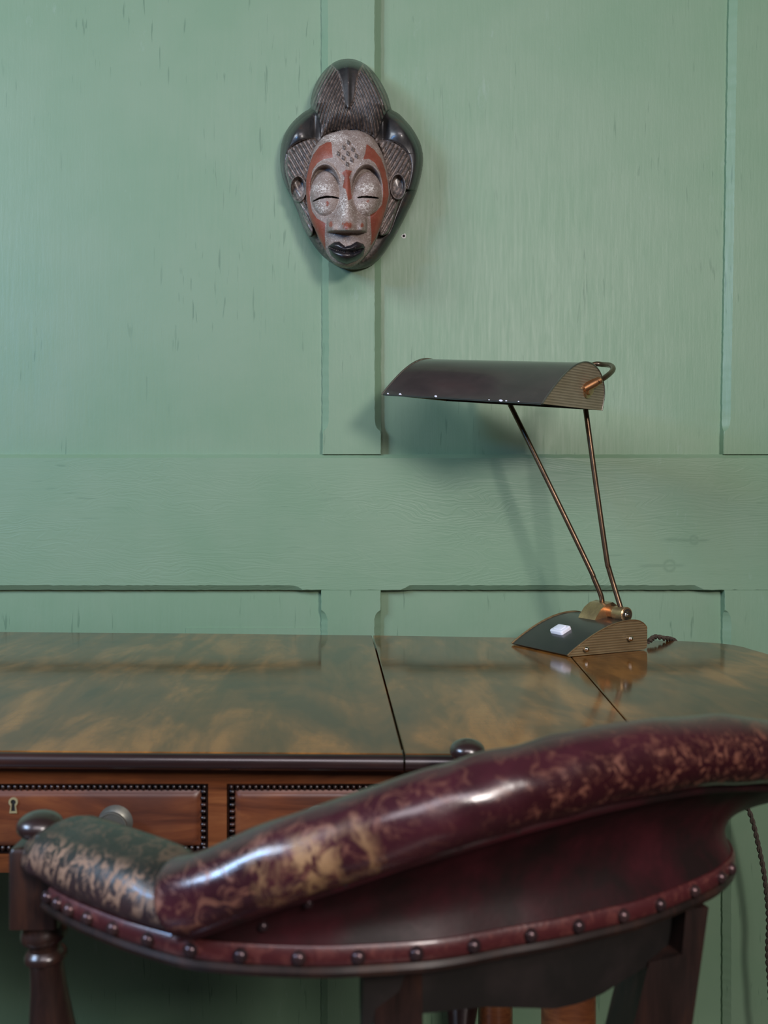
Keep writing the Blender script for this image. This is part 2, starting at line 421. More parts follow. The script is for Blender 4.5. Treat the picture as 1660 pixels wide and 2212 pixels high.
# old screw hole with a chipped rim
sh = empty('screw_hole', (wx(874), WY+TH-.0004, wz(504)))
tag(sh, 'small dark screw hole with chipped white rim in the green panel', 'screw hole')
m = MB(); a = []
for i in range(14):
    r = random.uniform(.0028, .0048); t = i/14*2*math.pi
    a.append((wx(874)+r*math.cos(t), WY+TH-.0003, wz(504)+r*math.sin(t)))
m.add(*loft([[(p[0], p[1]+.001, p[2]) for p in a], a])); m.build('chipped_rim', MAT['chip'], sh)
m = MB(); m.add(*lathe([(0, .0021), (.0006, .0021), (.0007, .0012)], (wx(874), WY+TH, wz(504)), (wx(874), WY+TH-1, wz(504)), 12)); m.build('bore', MAT['black'], sh)

# ------------------------------------------------------------------ the desk
def fy(x): return .7426-.0258*x
def frontpt(x): return (x, fy(x))
K = .1995*F
def dp(x, y):
    D = K/(y-HY); return ((x-X0)/F*D, D)
desk = empty('writing_desk', (-.30, 1.08, 0))
tag(desk, 'antique mahogany writing desk with beaded drawers and rounded leaf against green panelling', 'desk')
g = .0009
s1b, s1f = (.0317, 1.413), (.0421, .7415)
s2b, s2f = (.304, 1.379), (.243, .7363)
topA = [(-1.15, 1.488-.003), (-1.15, .772), s1f and (s1f[0]-g, fy(s1f[0])), (s1b[0]-g, s1b[1]), dp(400, 1368), dp(0, 1365), (-.9, 1.474)]
def slab(poly, name, mat):
    mb = MB(); mb.add(*prism(poly, .7375, DESK_Z, .0008)); mb.build(name, mat, desk, smooth=30)
topA[0] = (-1.15, 1.474)
topA = topA[:6]+[(-.85, 1.466)]
slab(topA, 'desktop_board', MAT['top_a'])
topB = [(s1f[0]+g, fy(s1f[0])), (s2f[0]-g, fy(s2f[0])), (s2b[0]-g, s2b[1]), dp(1100, 1377), (s1b[0]+g, s1b[1])]
slab(topB, 'desktop_board', MAT['top_b'])
leaf_edge = [(s2f[0]+g, fy(s2f[0])), (.42, .732), (.48, .738), (.525, .765), (.548, .81), (.556, .87), (.560, 1.0), (.560, 1.14), dp(1660, 1413), (.5515, 1.272), dp(1600, 1396), dp(1560, 1390), dp(1500, 1386), dp(1450, 1384), dp(1380, 1381.5), (s2b[0]+g, s2b[1])]
le = [Vector((*p, 0)) for p in leaf_edge[1:-1]]
le = [tuple(p)[:2] for p in crom(le, 5)]
slab([leaf_edge[0]]+le+[leaf_edge[-1]], 'drop_leaf', MAT['top_b'])
def nose(path, name):
    secs = []; path = [Vector((*p[:2], 0)) for p in path]
    prof = [(-.012, .7495), (0, .7495), (.0035, .7485), (.0062, .7462), (.0072, .7430), (.0064, .7395), (.004, .7368), (.0, .7358), (-.012, .7358)]
    for i, p in enumerate(path):
        t = (path[min(i+1, len(path)-1)]-path[max(i-1, 0)]).normalized(); nn = Vector((t.y, -t.x, 0))
        secs.append([(p.x+nn.x*(a-.001), p.y+nn.y*(a-.001), z) for a, z in prof])
    mb = MB(); mb.add(*loft(secs)); mb.build(name, MAT['edge'], desk, smooth=50)
nose([(x, fy(x)) for x in np.linspace(-1.15, s1f[0]-g, 20)], 'edge_moulding')
nose([(x, fy(x)) for x in np.linspace(s1f[0]+g, s2f[0]-g, 8)], 'edge_moulding')
nose([leaf_edge[0]]+le[:len(le)*7//13], 'edge_moulding')
# frieze carcase
FYF = .7645
def fx(x): return (x-X0)/F*FYF
def fz(y): return EYE-(y-HY)/F*FYF
zt, zb = .7372, fz(1885); dz1, dz0 = fz(1693), fz(1846)
xr = .243; dr = [(fx(-390), fx(450)), (fx(490), fx(1330))]
xl = fx(-1270)
m = MB()
m.add(*box(((xl+xr)/2, FYF+.009, (zt+dz1)/2), (xr-xl, .018, zt-dz1)))
m.add(*box(((xl+xr)/2, FYF+.009, (zb+dz0)/2), (xr-xl, .018, dz0-zb)))
edges = [xl, fx(-1270), fx(-430), fx(-390), fx(450), fx(490), fx(1330), xr]
for a, b in ((xl, fx(-1240)), (fx(-430), fx(-390)), (fx(450), fx(490)), (fx(1330), xr)):
    m.add(*box(((a+b)/2, FYF+.009, (dz1+dz0)/2), (b-a, .0178, dz1-dz0)))
m.add(*box(((xl+xr)/2, FYF+.030, (zt+zb)/2), (xr-xl-.004, .02, zt-zb-.002)))
m.add(*box(((xl+xr)/2, 1.36, (zt+zb)/2), (xr-xl, .018, zt-zb)))
for x in (xl+.009, xr-.009): m.add(*box((x, (FYF+1.36)/2, (zt+zb)/2), (.018, 1.36-FYF-.02, zt-zb-.001)))
m.build('frieze', MAT['frieze'], desk, smooth=0)
def make_drawer(a, b):
    cx, cz = (a+b)/2, (dz0+dz1)/2
    mb = MB()
    w_, h_ = b-a-.002, dz1-dz0-.0015
    # recessed cushion front: field slightly cushioned towards the beading
    rings = []
    for inset, y in ((0, .004), (.0055, .004), (.0075, .0005), (.011, -.0004), (.02, -.0008)):
        W, Hh = w_/2-inset, h_/2-inset; r = max(.0045-inset*.05, .0005) if inset > .006 else .0006
        ring = []
        for (sx, sz, a0) in ((1, 1, 0), (-1, 1, 90), (-1, -1, 180), (1, -1, 270)):
            for k in range(5):
                t = math.radians(a0+k*22.5); ring.append((cx+sx*(W-r)+r*math.cos(t), FYF+y, cz+sz*(Hh-r)+r*math.sin(t)))
        rings.append(ring)
    mb.add(*loft(rings)); d = mb.build('drawer', MAT['drawer'], desk, smooth=50, origin=(cx, FYF, cz))
    mb = MB(); p = .0050
    nx = int(w_/p); nz = int((h_-.008)/p)
    def bead(x, z, vert):
        v, f, u = lathe([(-.0004, .0021), (.0008, .0020), (.0019, .0013), (.0024, 0.0002)], (x, FYF+.0035, z), (x, FYF-1, z), 8)
        if vert: v = [(x+(q[0]-x)*1.45, q[1], q[2]) for q in v]
        else: v = [(q[0], q[1], z+(q[2]-z)*1.45) for q in v]
        mb.add(v, f, u)
    for i in range(nx):
        x = cx-w_/2+(i+.5)*w_/nx
        for s in (1, -1): bead(x, cz+s*(h_/2-.0032), False)
    for i in range(nz):
        z = cz-(h_-.008)/2+(i+.5)*(h_-.008)/nz
        for s in (1, -1): bead(cx+s*(w_/2-.0032), z, True)
    for s in (1, -1):
        mb.add(*box((cx, FYF+.003, cz+s*(h_/2-.0003)), (w_, .004, .0007)))
        mb.add(*box((cx+s*(w_/2-.0003), FYF+.003, cz), (.0007, .004, h_)))
    mb.build('bead_trim', MAT['bead'], d)
    for s in (-1, 1):
        kx = cx+s*(220/F*FYF); kz = fz(1776)
        mb = MB(); mb.add(*lathe([(-.001, .0145), (.0008, .0145), (.0015, .010), (.004, .006), (.009, .0055), (.0115, .0095), (.0125, .0128), (.0140, .0133), (.0150, .0128), (.0152, .0117), (.0147, .0112), (.0150, .008), (.0153, .0)], (kx, FYF, kz), (kx, FYF-1, kz), 40))
        mb.build('drawer_knob', MAT['pewter'], d, smooth=35)
    mb = MB(); kz = fz(1738)
    def key(sc, y):
        pts = []
        for k in range(15):
            t = math.radians(-55+k*(290/14)); pts.append((cx+.0034*sc*math.cos(t), y, kz+.0025+.0034*sc*math.sin(t)))
        pts += [(cx-.0028*sc, y, kz-.0062-(sc-1)*.003), (cx+.0028*sc, y, kz-.0062-(sc-1)*.003)]
        return pts
    mb.add(*loft([key(1.12, FYF+.001), key(1.12, FYF-.0018), key(.66, FYF-.0018), key(.62, FYF-.0009)], caps=False)); mb.build('escutcheon', MAT['keybrass'], d)
    mb = MB(); mb.add(*loft([key(.7, FYF+.0005), key(.7, FYF-.0010)])); mb.build('keyhole', MAT['black'], d)
for a, b in ((fx(-1240), fx(-430)), dr[0], dr[1]): make_drawer(a, b)
def desk_leg(x, y):
    mb = MB()
    mb.add(*lathe([(0, .016), (.01, .019), (.02, .015), (.05, .017), (.1, .0225), (.2, .0245), (.42, .0245), (.60, .0245), (zb+.0005, .0245)], (x, y, 0), (x, y, 1), 32))
    mb.build('leg', MAT['frieze'], desk)
desk_leg(.198, .845); desk_leg(.205, 1.32); desk_leg(xl+.04, .82); desk_leg(xl+.04, 1.32)

# ------------------------------------------------------------------ the lamp
base_c = (.317, 1.294, DESK_Z)
lamp = empty('desk_lamp', base_c)
tag(lamp, 'brass and dark brown desk lamp with curved shade on two thin rods, on the desk', 'lamp')
ed = Vector((math.cos(math.radians(27)), math.sin(math.radians(27)), 0)); ea = Vector((ed.y, -ed.x, 0)); ez = Vector((0, 0, 1))
P2 = Vector((.283, 1.209, DESK_Z))
BW, BL, BH = .1378, .1203, .0415
def frame(o, a, d, u): return lambda s, t, h: o+a*s+d*t+u*h
fr = frame(P2, ea, ed, ez)
def base_prof(n=26, ins=0.):
    """front lip -> arc up -> rounded back -> bottom ; (t, h)"""
    pts = []
    # arc from lip to the crown
    for i in range(n+1):
        u = i/n; t = .80*BW*u; h = .0025+(BH-.0025)*math.sin(u*math.pi/2)**.92
        pts.append((t, h))
    for i in range(1, 9):
        a = math.radians(90-i*90/8); pts.append((.80*BW+.2*BW*math.cos(a), BH-.016+.016*math.sin(a)))
    pts += [(BW, .008), (BW-.001, .003), (BW-.006, .0008), (.002, .0008)]
    cx, cy = .55*BW, .018
    if ins: pts = [(t+(cx-t)*ins/.06, h+(cy-h)*ins/.03) for t, h in pts]
    return pts
bp = base_prof()
mb = MB(); mb.add(*loft([[fr(s, t, h) for t, h in bp] for s in (-BL+.0022, -.0022)])); mb.build('base', MAT['lacquer_base'], lamp, smooth=35)
def plate(name, s0, s1, prof, frm, mat, cols=1.0):
    v, f, _ = loft([[frm(s, t, h) for t, h in prof] for s in (s0, s1)])
    uv = [(t, h) for s in (s0, s1) for t, h in prof]
    mb = MB(); mb.add(v, f, uv); return mb.build(name, mat, lamp, smooth=25)
grow = [(t+(t-.55*BW)*.012, h*1.02+.0002 if h > .002 else h) for t, h in bp]
plate('base_end_plate', -.0022, 0, grow, fr, MAT['plate_b']); plate('base_end_plate', -BL, -BL+.0022, grow, fr, MAT['plate_b'])
# bright edge wire round the near plate
for s in (-.0002, -BL+.0002):
    mb = MB(); mb.add(*tube([fr(s, t, h) for t, h in grow[:34]], .0009, 8)); mb.build('edge_wire', MAT['brass'], lamp)
for t, h in ((.0265, .0095), (.103, .0185)):
    mb = MB(); c = fr(.0, t, h); mb.add(*lathe([(-.001, .0016), (.0022, .0016), (.0024, .0024), (.0036, .0033), (.0055, .0036), (.0074, .0030), (.0086, .0014), (.0088, .0)], c, c+ea, 18)); mb.build('ball_screw', MAT['nickel'], lamp)
# white rocker switch on the curved face
def base_surf(t):
    u = t/(.80*BW); h = .0025+(BH-.0025)*math.sin(u*math.pi/2)**.92
    u2 = u+.01; h2 = .0025+(BH-.0025)*math.sin(u2*math.pi/2)**.92
    tan = (ed*(.01*.8*BW)+ez*(h2-h)).normalized(); return h, tan
h, tan = base_surf(.0400); nrm = tan.cross(ea)
if nrm.z < 0: nrm = -nrm
c = fr(-BL*.52, .0400, h)
def rbox(c, a, b, n, sa, sb, h0, h1, r=.003, top=.0015):
    rings = []
    for hh, ins in ((h0, 0), (h1-top, 0), (h1-top*.3, top*.35), (h1, top)):
        ring = []
        for (sx, sy, a0) in ((1, 1, 0), (-1, 1, 90), (-1, -1, 180), (1, -1, 270)):
            for k in range(5):
                t = math.radians(a0+k*22.5); ring.append(c+a*(sx*(sa/2-ins-r)+r*math.cos(t))+b*(sy*(sb/2-ins-r)+r*math.sin(t))+n*hh)
        rings.append(ring)
    return loft(rings)
mb = MB(); mb.add(*rbox(c, ea, tan, nrm, .026, .0190, -.002, .0050)); sw = mb.build('switch', MAT['white'], lamp)
mb = MB(); mb.add(*rbox(c+tan*.001, ea, (tan+nrm*.12).normalized(), (nrm-tan*.12).normalized(), .016, .0105, .0046, .0063, .001, .0005)); mb.build('rocker', MAT['white'], sw)
# saddle bracket and joint
fj = frame(Vector((.3645, 1.2975, 0)), ea, ed, ez)
jz = EYE-(1323-HY)/F*1.2965
def sad(s):
    pr = [(-.030, DESK_Z+.0365), (-.027, DESK_Z+.0425), (-.018, DESK_Z+.0535), (-.008, DESK_Z+.0600), (.004, DESK_Z+.0625), (.012, DESK_Z+.0575), (.014, DESK_Z+.040), (.0, DESK_Z+.038)]
    return [fj(s, t, z) for t, z in pr]
mb = MB(); mb.add(*loft([sad(-.036), sad(-.0335), sad(-.004), sad(-.0015)])); mb.build('saddle_bracket', MAT['brass'], lamp, smooth=50)
def joint(s0, s1, r, mat, prof=None):
    a = fj(s0, 0, jz); b = fj(s1, 0, jz); L = (b-a).length
    pr = prof or [(0, r*.9), (.0006, r), (L-.0006, r), (L, r*.9)]
    mb = MB(); mb.add(*lathe(pr, a, b, 32)); return mb.build('joint_barrel', mat, lamp, smooth=30)
joint(-.036, .009, .0092, MAT['copper']); joint(.0095, .030, .0103, MAT['brass'])
a = fj(.030, 0, jz)
mb = MB(); mb.add(*lathe([(-.001, .0082), (.0012, .0078), (.0014, .0060), (.0006, .0055), (.0008, .0048), (.0026, .0040), (.003, .0022), (.0042, .0020), (.0045, 0.)], a, a+ea, 28)); mb.build('end_screw', MAT['nickel'], lamp, smooth=30)
# shade : corners found from the photograph, A front-left lip, B front-right lip, Cc back-right
zr = EYE
A = Vector(P(825, 852, 1.33)); B = Vector(P(1172, 872, 1.15)); Cc = Vector(P(1302, 887, 1.2635))
ax = (B-A).normalized(); SL = (B-A).length
dd = (Cc-B); dd = (dd-ax*dd.dot(ax)); SW = dd.length; dd.normalize(); up_ = ax.cross(dd); 
if up_.z < 0: up_ = -up_
SH = .0600
fs = frame(B, ax, dd, up_)
def shade_prof(n=30, k=1.0):
    """t across, h up: long arc from lip over the crown to a steep back"""
    pts = []
    for i in range(n+1):
        u = i/n; a = math.pi/2*u
        pts.append((.70*SW*(1-math.cos(a))**1.0*.0+.66*SW*(u**1.0), SH*math.sin(a)**.95))
    for i in range(1, 13):
        a = math.pi/2*i/12; pts.append((.66*SW+.34*SW*math.sin(a), SH*(.28+.72*math.cos(a)) if True else 0))
    pts.append((SW*.985, SH*.0))
    return pts
sp = shade_prof()
def inward(pts, d):
    out = []
    for i, p in enumerate(pts):
        a, b = pts[max(i-1, 0)], pts[min(i+1, len(pts)-1)]
        tx, ty = b[0]-a[0], b[1]-a[1]; l = math.hypot(tx, ty); out.append((p[0]+ty/l*d, p[1]-tx/l*d))
    return out
inn = inward(sp, .0014)
mb = MB(); mb.add(*loft([[fs(s, t, h) for t, h in sp+inn[::-1]] for s in np.linspace(-SL+.0015, -.0015, 6)])); shade = mb.build('shade', MAT['lacquer'], lamp, smooth=35)
def shade_plate(s0, s1):
    g_ = [(t*1.004, h*1.012) for t, h in sp]+[(0, -.0002)]
    v, f, _ = loft([[fs(s, t, h) for t, h in g_] for s in (s0, s1)])
    mb = MB(); mb.add(v, f, [(t, h) for _ in (0, 1) for t, h in g_]); mb.build('shade_end_plate', MAT['plate'], lamp, smooth=25)
shade_plate(-.0015, 0); shade_plate(-SL, -SL+.0015)
for s in (0, -SL):
    mb = MB(); mb.add(*tube([fs(s, t*1.004, h*1.012) for t, h in sp], .0010, 8)); mb.build('edge_wire', MAT['pewter'], lamp)
# inner lip strip and tiny chips along the lip
mb = MB(); mb.add(*loft([[fs(s, .0005, -.0012), fs(s, .008, -.0012), fs(s, .008, .0010), fs(s, .0005, .0010)] for s in (-SL+.002, -.002)])); mb.build('lip_fold', MAT['inside'], shade)
for u, r in ((.045, .0016), (.13, .0024), (.37, .0022), (.77, .0026), (.80, .0014), (.70, .0012), (.87, .0012)):
    mb = MB(); c = fs(-SL*(1-u), .0002, .0016 if u < .5 else .0008)
    pts = [c+ax*(r*math.cos(k*math.pi/4)*random.uniform(.7, 1.3))+up_*(r*.55*math.sin(k*math.pi/4)*random.uniform(.7, 1.2)) for k in range(8)]
    nn = (-dd+up_*.4).normalized()
    mb.add(*loft([[p-nn*.0005 for p in pts], [p+nn*.0005 for p in pts]])); mb.build('paint_chip', MAT['white'], shade)
# pivot hook, right end
piv = fs(0, .697*SW, SH*.40)
mb = MB(); mb.add(*lathe([(-.001, .0105), (.0012, .0105), (.0018, .0095), (.0020, .006), (.006, .006), (.0065, 0)], piv, piv+ax, 28)); mb.build('pivot_disc', MAT['brass'], lamp, smooth=30)
h0 = Vector(P(1266, 838, 1.222)); h1 = Vector(P(1290, 826, 1.222))
hook = [h0, h1, Vector(P(1308, 815, 1.232)), Vector(P(1322, 803, 1.25)), Vector(P(1325, 795, 1.265)), Vector(P(1318, 789, 1.285)), Vector(P(1303, 787.5, 1.305))]
h1 = Vector(P(1299, 820, 1.226)); hl_ = (h1-h0).length
mb = MB(); mb.add(*lathe([(-.006, .003), (-.0055, .0050), (-.004, .0062), (hl_-.010, .0062), (hl_-.0095, .0056), (hl_-.002, .0054), (hl_-.001, .0045), (hl_, .0036)], h0, h1, 24)); mb.build('pivot_sleeve', MAT['copper'], lamp, smooth=30)
# rods
rod2 = [fj(.019, .0, jz+.006), Vector(P(1326, 1262, 1.288)), Vector(P(1316, 1228, 1.29)), Vector(P(1311, 1205, 1.29)), Vector(P(1290, 1060, 1.295)), Vector(P(1266, 885, 1.300)), Vector(P(1258, 830, 1.308)), Vector(P(1262, 800, 1.312)), Vector(P(1280, 788, 1.31))]+hook[::-1][0:5]
rod2 = [rod2[0]]+rod2[1:8]+[Vector(P(1285, 787, 1.312))]+hook[::-1][:6]
mb = MB(); mb.add(*tube(crom(rod2, 8), .0036, 14)); mb.build('rod', MAT['brass_dark'], lamp)
e1 = fj(-.020, 0, jz+.004)
rod1 = [e1, Vector(P(1300, 1290, 1.312)), Vector(P(1284, 1250, 1.315)), Vector(P(1272, 1222, 1.318)), Vector(P(1190, 1052, 1.342)), Vector(P(1104, 877, 1.372)), Vector(P(1080, 835, 1.395)), Vector(P(1040, 812, 1.43)), Vector(P(985, 800, 1.44)), Vector(P(945, 810, 1.436)), fs(-SL-.004, .70*SW, SH*.45)]
mb = MB(); mb.add(*tube(crom(rod1, 8), .0036, 14)); mb.build('rod', MAT['brass_dark'], lamp)
# twisted flex (one thing: leaves the lamp, drops behind the desk)
path = [Vector(P(1402, 1386, 1.305)), Vector(P(1416, 1376, 1.33)), Vector(P(1436, 1379, 1.345)), Vector(P(1450, 1381, 1.362)), Vector((.485, 1.377, .742)), Vector((.52, 1.397, .70)), Vector((.565, 1.405, .65)), Vector(P(1588, 1700, 1.405)), Vector(P(1620, 1755, 1.405)), Vector(P(1640, 1830, 1.405)), Vector(P(1653, 1900, 1.405)), Vector(P(1661, 1985, 1.408)), Vector(P(1659, 2060, 1.41)), Vector(P(1664, 2130, 1.41)), Vector(P(1668, 2190, 1.41)), Vector(P(1690, 2300, 1.41)), Vector((.75, 1.39, .02)), Vector((.85, 1.37, .006))]
cp = crom(path, 22)
def strand(ph):
    out = []; acc = 0
    for i, p in enumerate(cp):
        if i: acc += (cp[i]-cp[i-1]).length
        t = (cp[min(i+1, len(cp)-1)]-cp[max(i-1, 0)]).normalized(); s = t.cross(Vector((0, 1, .1))).normalized(); u = t.cross(s)
        a = acc*2*math.pi/.022+ph; out.append(p+s*math.cos(a)*.0019+u*math.sin(a)*.0019)
    return out
# resample finely
def resample(pts, step):
    out = [pts[0]]; rem = step
    for i in range(1, len(pts)):
        a, b = pts[i-1], pts[i]; L = (b-a).length; d = rem
        while d < L: out.append(a+(b-a)*(d/L)); d += step
        rem = d-L
    return out
cp = resample(cp, .0022)
mb = MB()
for ph in (0, math.pi): mb.add(*tube(strand(ph), .0021, 7))
fl = mb.build('power_cord', MAT['cord'], None, origin=(.85, 1.37, 0))
tag(fl, 'brown twisted fabric power cord running from the lamp down the green wall', 'cord')

# ------------------------------------------------------------------ the chair
CZ = .7105; KB = (EYE-CZ)*F
def bowp(x, y):
    D = KB/(y-HY); return Vector(((x-X0)/F*D, D, 0))
outer = [bowp(*p) for p in ((88, 1972), (150, 2010), (240, 2050), (310, 2075), (400, 2100), (500, 2112), (600, 2118), (700, 2120), (780, 2117), (915, 2108), (1000, 2096), (1100, 2076), (1200, 2058), (1300, 2035), (1400, 2008), (1500, 1967), (1560, 1935), (1590, 1897))]
outer += [Vector((.2520, .625, 0)), Vector((.2475, .662, 0)), Vector((.220, .694, 0)), Vector((.175, .712, 0)), Vector((.125, .719, 0)), Vector((.088, .720, 0))]
opath = crom(outer, 8)
NO = len(opath)
def inn_n(i, path=opath):
    t = (path[min(i+1, len(path)-1)]-path[max(i-1, 0)]).normalized(); return Vector((-t.y, t.x, 0))   # towards the inside
chair = empty('desk_chair', (.05, .62, 0))
tag(chair, 'old wooden tub chair with cracked oxblood leather roll back, in front of the desk', 'chair')
def strip(prof, i0, i1, name, mat, smooth=40, ends=None):
    secs = []
    for i in range(i0, i1+1):
        nn = inn_n(i); p = opath[i]; secs.append([(p.x+nn.x*a, p.y+nn.y*a, z) for a, z in prof])
    mb = MB(); mb.add(*loft(secs)); return mb.build(name, mat, chair, smooth)
strip([(.0035, CZ), (.0008, CZ+.0012), (-.0004, CZ+.0040), (.0006, CZ+.0066), (.003, CZ+.0072), (.040, CZ+.0072), (.042, CZ)], 0, NO-1, 'arm_bow', MAT['chairwood'])
strip([(.004, CZ+.0066), (.0012, CZ+.0070), (.0002, CZ+.0085), (.0002, CZ+.0150), (.0014, CZ+.0168), (.040, CZ+.0170), (.041, CZ+.0066)], 2, NO-3, 'tack_band', MAT['l_band'])
# crest roll
rollp = [(372, 1944, .480), (450, 1921, .470), (588, 1868, .460), (718, 1824, .454), (900, 1761, .452), (1000, 1731, .455), (1100, 1702, .462), (1200, 1676, .472), (1300, 1652, .484), (1400, 1634, .499), (1500, 1622, .519), (1600, 1620, .545), (1690, 1632, .583), (1735, 1655, .630)]
rp = [Vector(P(*p)) for p in rollp]+[Vector((.288, .672, .768)), Vector((.255, .698, .755)), Vector((.215, .700, .746))]
roll = crom(rp, 10); NR = len(roll)
def roll_rad(u):
    e = min(1, (u/.02)**.5 if u < .02 else 1, ((1-u)/.03)**.5 if u > .97 else 1)
    return max(e, .05)
secs = []; SC1 = []; SC2 = []; SC3 = []
rs = []
for i, p in enumerate(roll):
    u = i/(NR-1); t = (roll[min(i+1, NR-1)]-roll[max(i-1, 0)]).normalized()
    o = t.cross(Vector((0, 0, 1))).normalized()           # outward (towards the viewer)
    upv = o.cross(t).normalized()
    xpx = X0+p.x/p.y*F
    e = roll_rad(u); rh = .0196+.0012*math.sin(i*.37)*.3; rd = .021
    ring = []
    for j in range(36):
        a = 2*math.pi*j/36
        bul = 1+.012*math.sin(i*.5+3*math.sin(a*2))+.01*math.sin(i*.23+a)
        q = p+o*(math.cos(a)*rd*e*bul)+upv*(math.sin(a)*rh*e*bul)
        ring.append(q)
        ca = math.degrees(a); ca = ca if ca < 180 else ca-360     # 90 top, 0 facing out, -90 below
        sm = lambda v, a0, a1: max(0, min(1, (v-a0)/(a1-a0)))
        lowband = sm(ca, -75, -45)*sm(-ca, -42, -18)
        SC2.append(sm(xpx, 930, 1150)*sm(ca, -80, -50)*sm(-ca, -(42+(xpx-900)*.02), -(8+(xpx-900)*.02)))
        SC1.append(.9*sm(-xpx, -1000, -560)*sm(ca, -70, -40)*sm(-ca, -70, -35)+.35*sm(ca, 0, 40)*sm(-ca, -90, -60))
        SC3.append(max(sm(-abs(xpx-690), -75, -25), .8*sm(-abs(xpx-790), -28, -8), .55*sm(-abs(xpx-600), -40, -10))*sm(ca, -70, -50)*sm(-ca, -52, -28))
    secs.append(ring)
mb = MB(); mb.add(*loft(secs)); crest = mb.build('back_roll', MAT['l_crest'], chair, 60)
for nm, arr in (('scuff', SC1), ('speck', SC2), ('bald', SC3)):
    at = crest.data.attributes.new(nm, 'FLOAT', 'POINT'); at.data.foreach_set('value', arr)
# piping seam at the roll's left end
mb = MB(); i = 2; ring = secs[i]; mb.add(*tube([Vector(q) for q in ring[-10:]+ring[:14]], .0011, 8)); mb.build('end_piping', MAT['piping'], chair)
# outside back panel
def near_i(x, y):
    return min(range(NO), key=lambda k: (opath[k].x-x)**2+(opath[k].y-y)**2)
ps = []; i0 = None
for i in range(3, NR-4):
    p = roll[i]; t = (roll[min(i+1, NR-1)]-roll[max(i-1, 0)]).normalized(); o = t.cross(Vector((0, 0, 1))).normalized()
    u = (i-3)/(NR-8)
    top = p+o*.010-Vector((0, 0, .0165))
    # matching point on the bow
    ku = .185+(.955-.185)*u
    kf = ku*(NO-1); k = int(kf); fr_ = kf-k; bpnt = opath[k]*(1-fr_)+opath[min(k+1, NO-1)]*fr_; nn = inn_n(k)
    bot = Vector((bpnt.x+nn.x*.0025, bpnt.y+nn.y*.0025, CZ+.0165))
    sec = []
    H_ = max(top.z-bot.z, .001)
    for j in range(15):
        v = j/14; q = top*(1-v)+bot*v
        dep = .30*H_*math.sin(math.pi*min(1, v*1.02))**.8*(1+.05*math.sin(i*.13+v*2))
        q = q+nn*dep
        sec.append(q)
    sec += [q+nn*.012 for q in sec[::-1]]
    ps.append(sec)
mb = MB(); mb.add(*loft(ps)); mb.build('outside_back', MAT['l_panel'], chair, 60)
# welt with small tacks just under the roll
welt = [Vector(s[1]) for s in ps]
mb = MB(); mb.add(*tube([Vector(s[1])-Vector((0, 0, .0008)) for s in ps[2:-3]], .0026, 8)); mb.build('welt', MAT['l_panel'], chair)
for x_, y_ in ((655, 1950), (752, 1905), (545, 2003), (985, 1829), (1105, 1795)):
    s = min(ps, key=lambda s: abs(X0+s[2].x/s[2].y*F-x_)); j = min(range(14), key=lambda j: abs(HY+(EYE-s[j].z)/s[j].y*F-y_))
    q = s[j]; nrm = Vector((0.05, -1, -.1)); mb = MB(); mb.add(*dome(q-Vector((0, .0006, 0)), nrm, .0027, .0022)); mb.build('tack', MAT['tack'], chair)
# band tacks
tk = [(105, 1944), (125, 1958), (152, 1973), (190, 1983), (245, 2008), (320, 2026), (412, 2052), (520, 2065), (646, 2069), (775, 2069), (901, 2058), (1030, 2036), (1147, 2018), (1252, 1997), (1347, 1972), (1428, 1953), (1500, 1928), (1558, 1902), (1580, 1882)]
for x_, y_ in tk:
    best = min(range(1, NO), key=lambda k: abs(X0+opath[k].x/opath[k].y*F-x_)+(1000 if opath[k].y > .61 else 0))
    k0, k1 = (best-1, best) 
    xa = X0+opath[k0].x/opath[k0].y*F; xb = X0+opath[k1].x/opath[k1].y*F
    t = 0 if abs(xb-xa) < 1e-6 else max(0, min(1, (x_-xa)/(xb-xa)))
    p = opath[k0].lerp(opath[k1], t); nn = inn_n(best)
    mb = MB(); mb.add(*dome((p.x, p.y, CZ+.0116), -nn, .0039, .0034, 16, 5)); mb.build('tack', MAT['tack'], chair)
# left arm pad
k_end = min(range(NO), key=lambda k: abs(X0+opath[k].x/opath[k].y*F-402))
secs = []; TN = []; SCF = []
prof = [(.003, .0160), (-.0012, .0215), (-.0004, .0300), (.0035, .0380), (.010, .0440), (.020, .0478), (.030, .0490), (.040, .0470), (.047, .0410), (.049, .0300), (.046, .0170)]
pp = [Vector((a, b, 0)) for a, b in prof]; prof = [(q.x, q.y) for q in crom(pp, 3)]
pth = [Vector((-.2010, .5680, 0)), Vector((-.1995, .5610, 0)), Vector((-.1960, .5530, 0)), Vector((-.1905, .5465, 0))]+[opath[k] for k in range(0, k_end+1)]
for i, p in enumerate(pth):
    t = (pth[min(i+1, len(pth)-1)]-pth[max(i-1, 0)]).normalized(); nn = Vector((-t.y, t.x, 0))
    u = i/(len(pth)-1)
    e = math.sqrt(max(.02, 1-(1-min(1, u/.16))**2)); hs = (.93+.10*math.sin(math.pi*min(1, u*1.25)))*(1-.16*max(0, (u-.7)/.3))
    wsc = (.62+.38*e)*(1-.25*max(0, (u-.75)/.25))
    ring = []
    for j, (a, z) in enumerate(prof):
        zlow = .0160+.0125*max(0, 1-u/.14); zz = .0160+(z-.0160)*hs*(.84+.16*e); zz = max(zz, zlow)
        ring.append((p.x+nn.x*a*wsc, p.y+nn.y*a*wsc, CZ+zz))
        v = j/len(prof)
        TN.append(max(0, min(1, (v-.18)/.10))); SCF.append(max(0, min(1, (v-.10)/.08))*max(0, min(1, (.42-v)/.12))*min(1, .4+u*3)+.25*max(0, min(1, (v-.4)/.1)))
    secs.append(ring)
mb = MB(); mb.add(*loft(secs)); pad = mb.build('arm_pad', MAT['l_arm'], chair, 60)
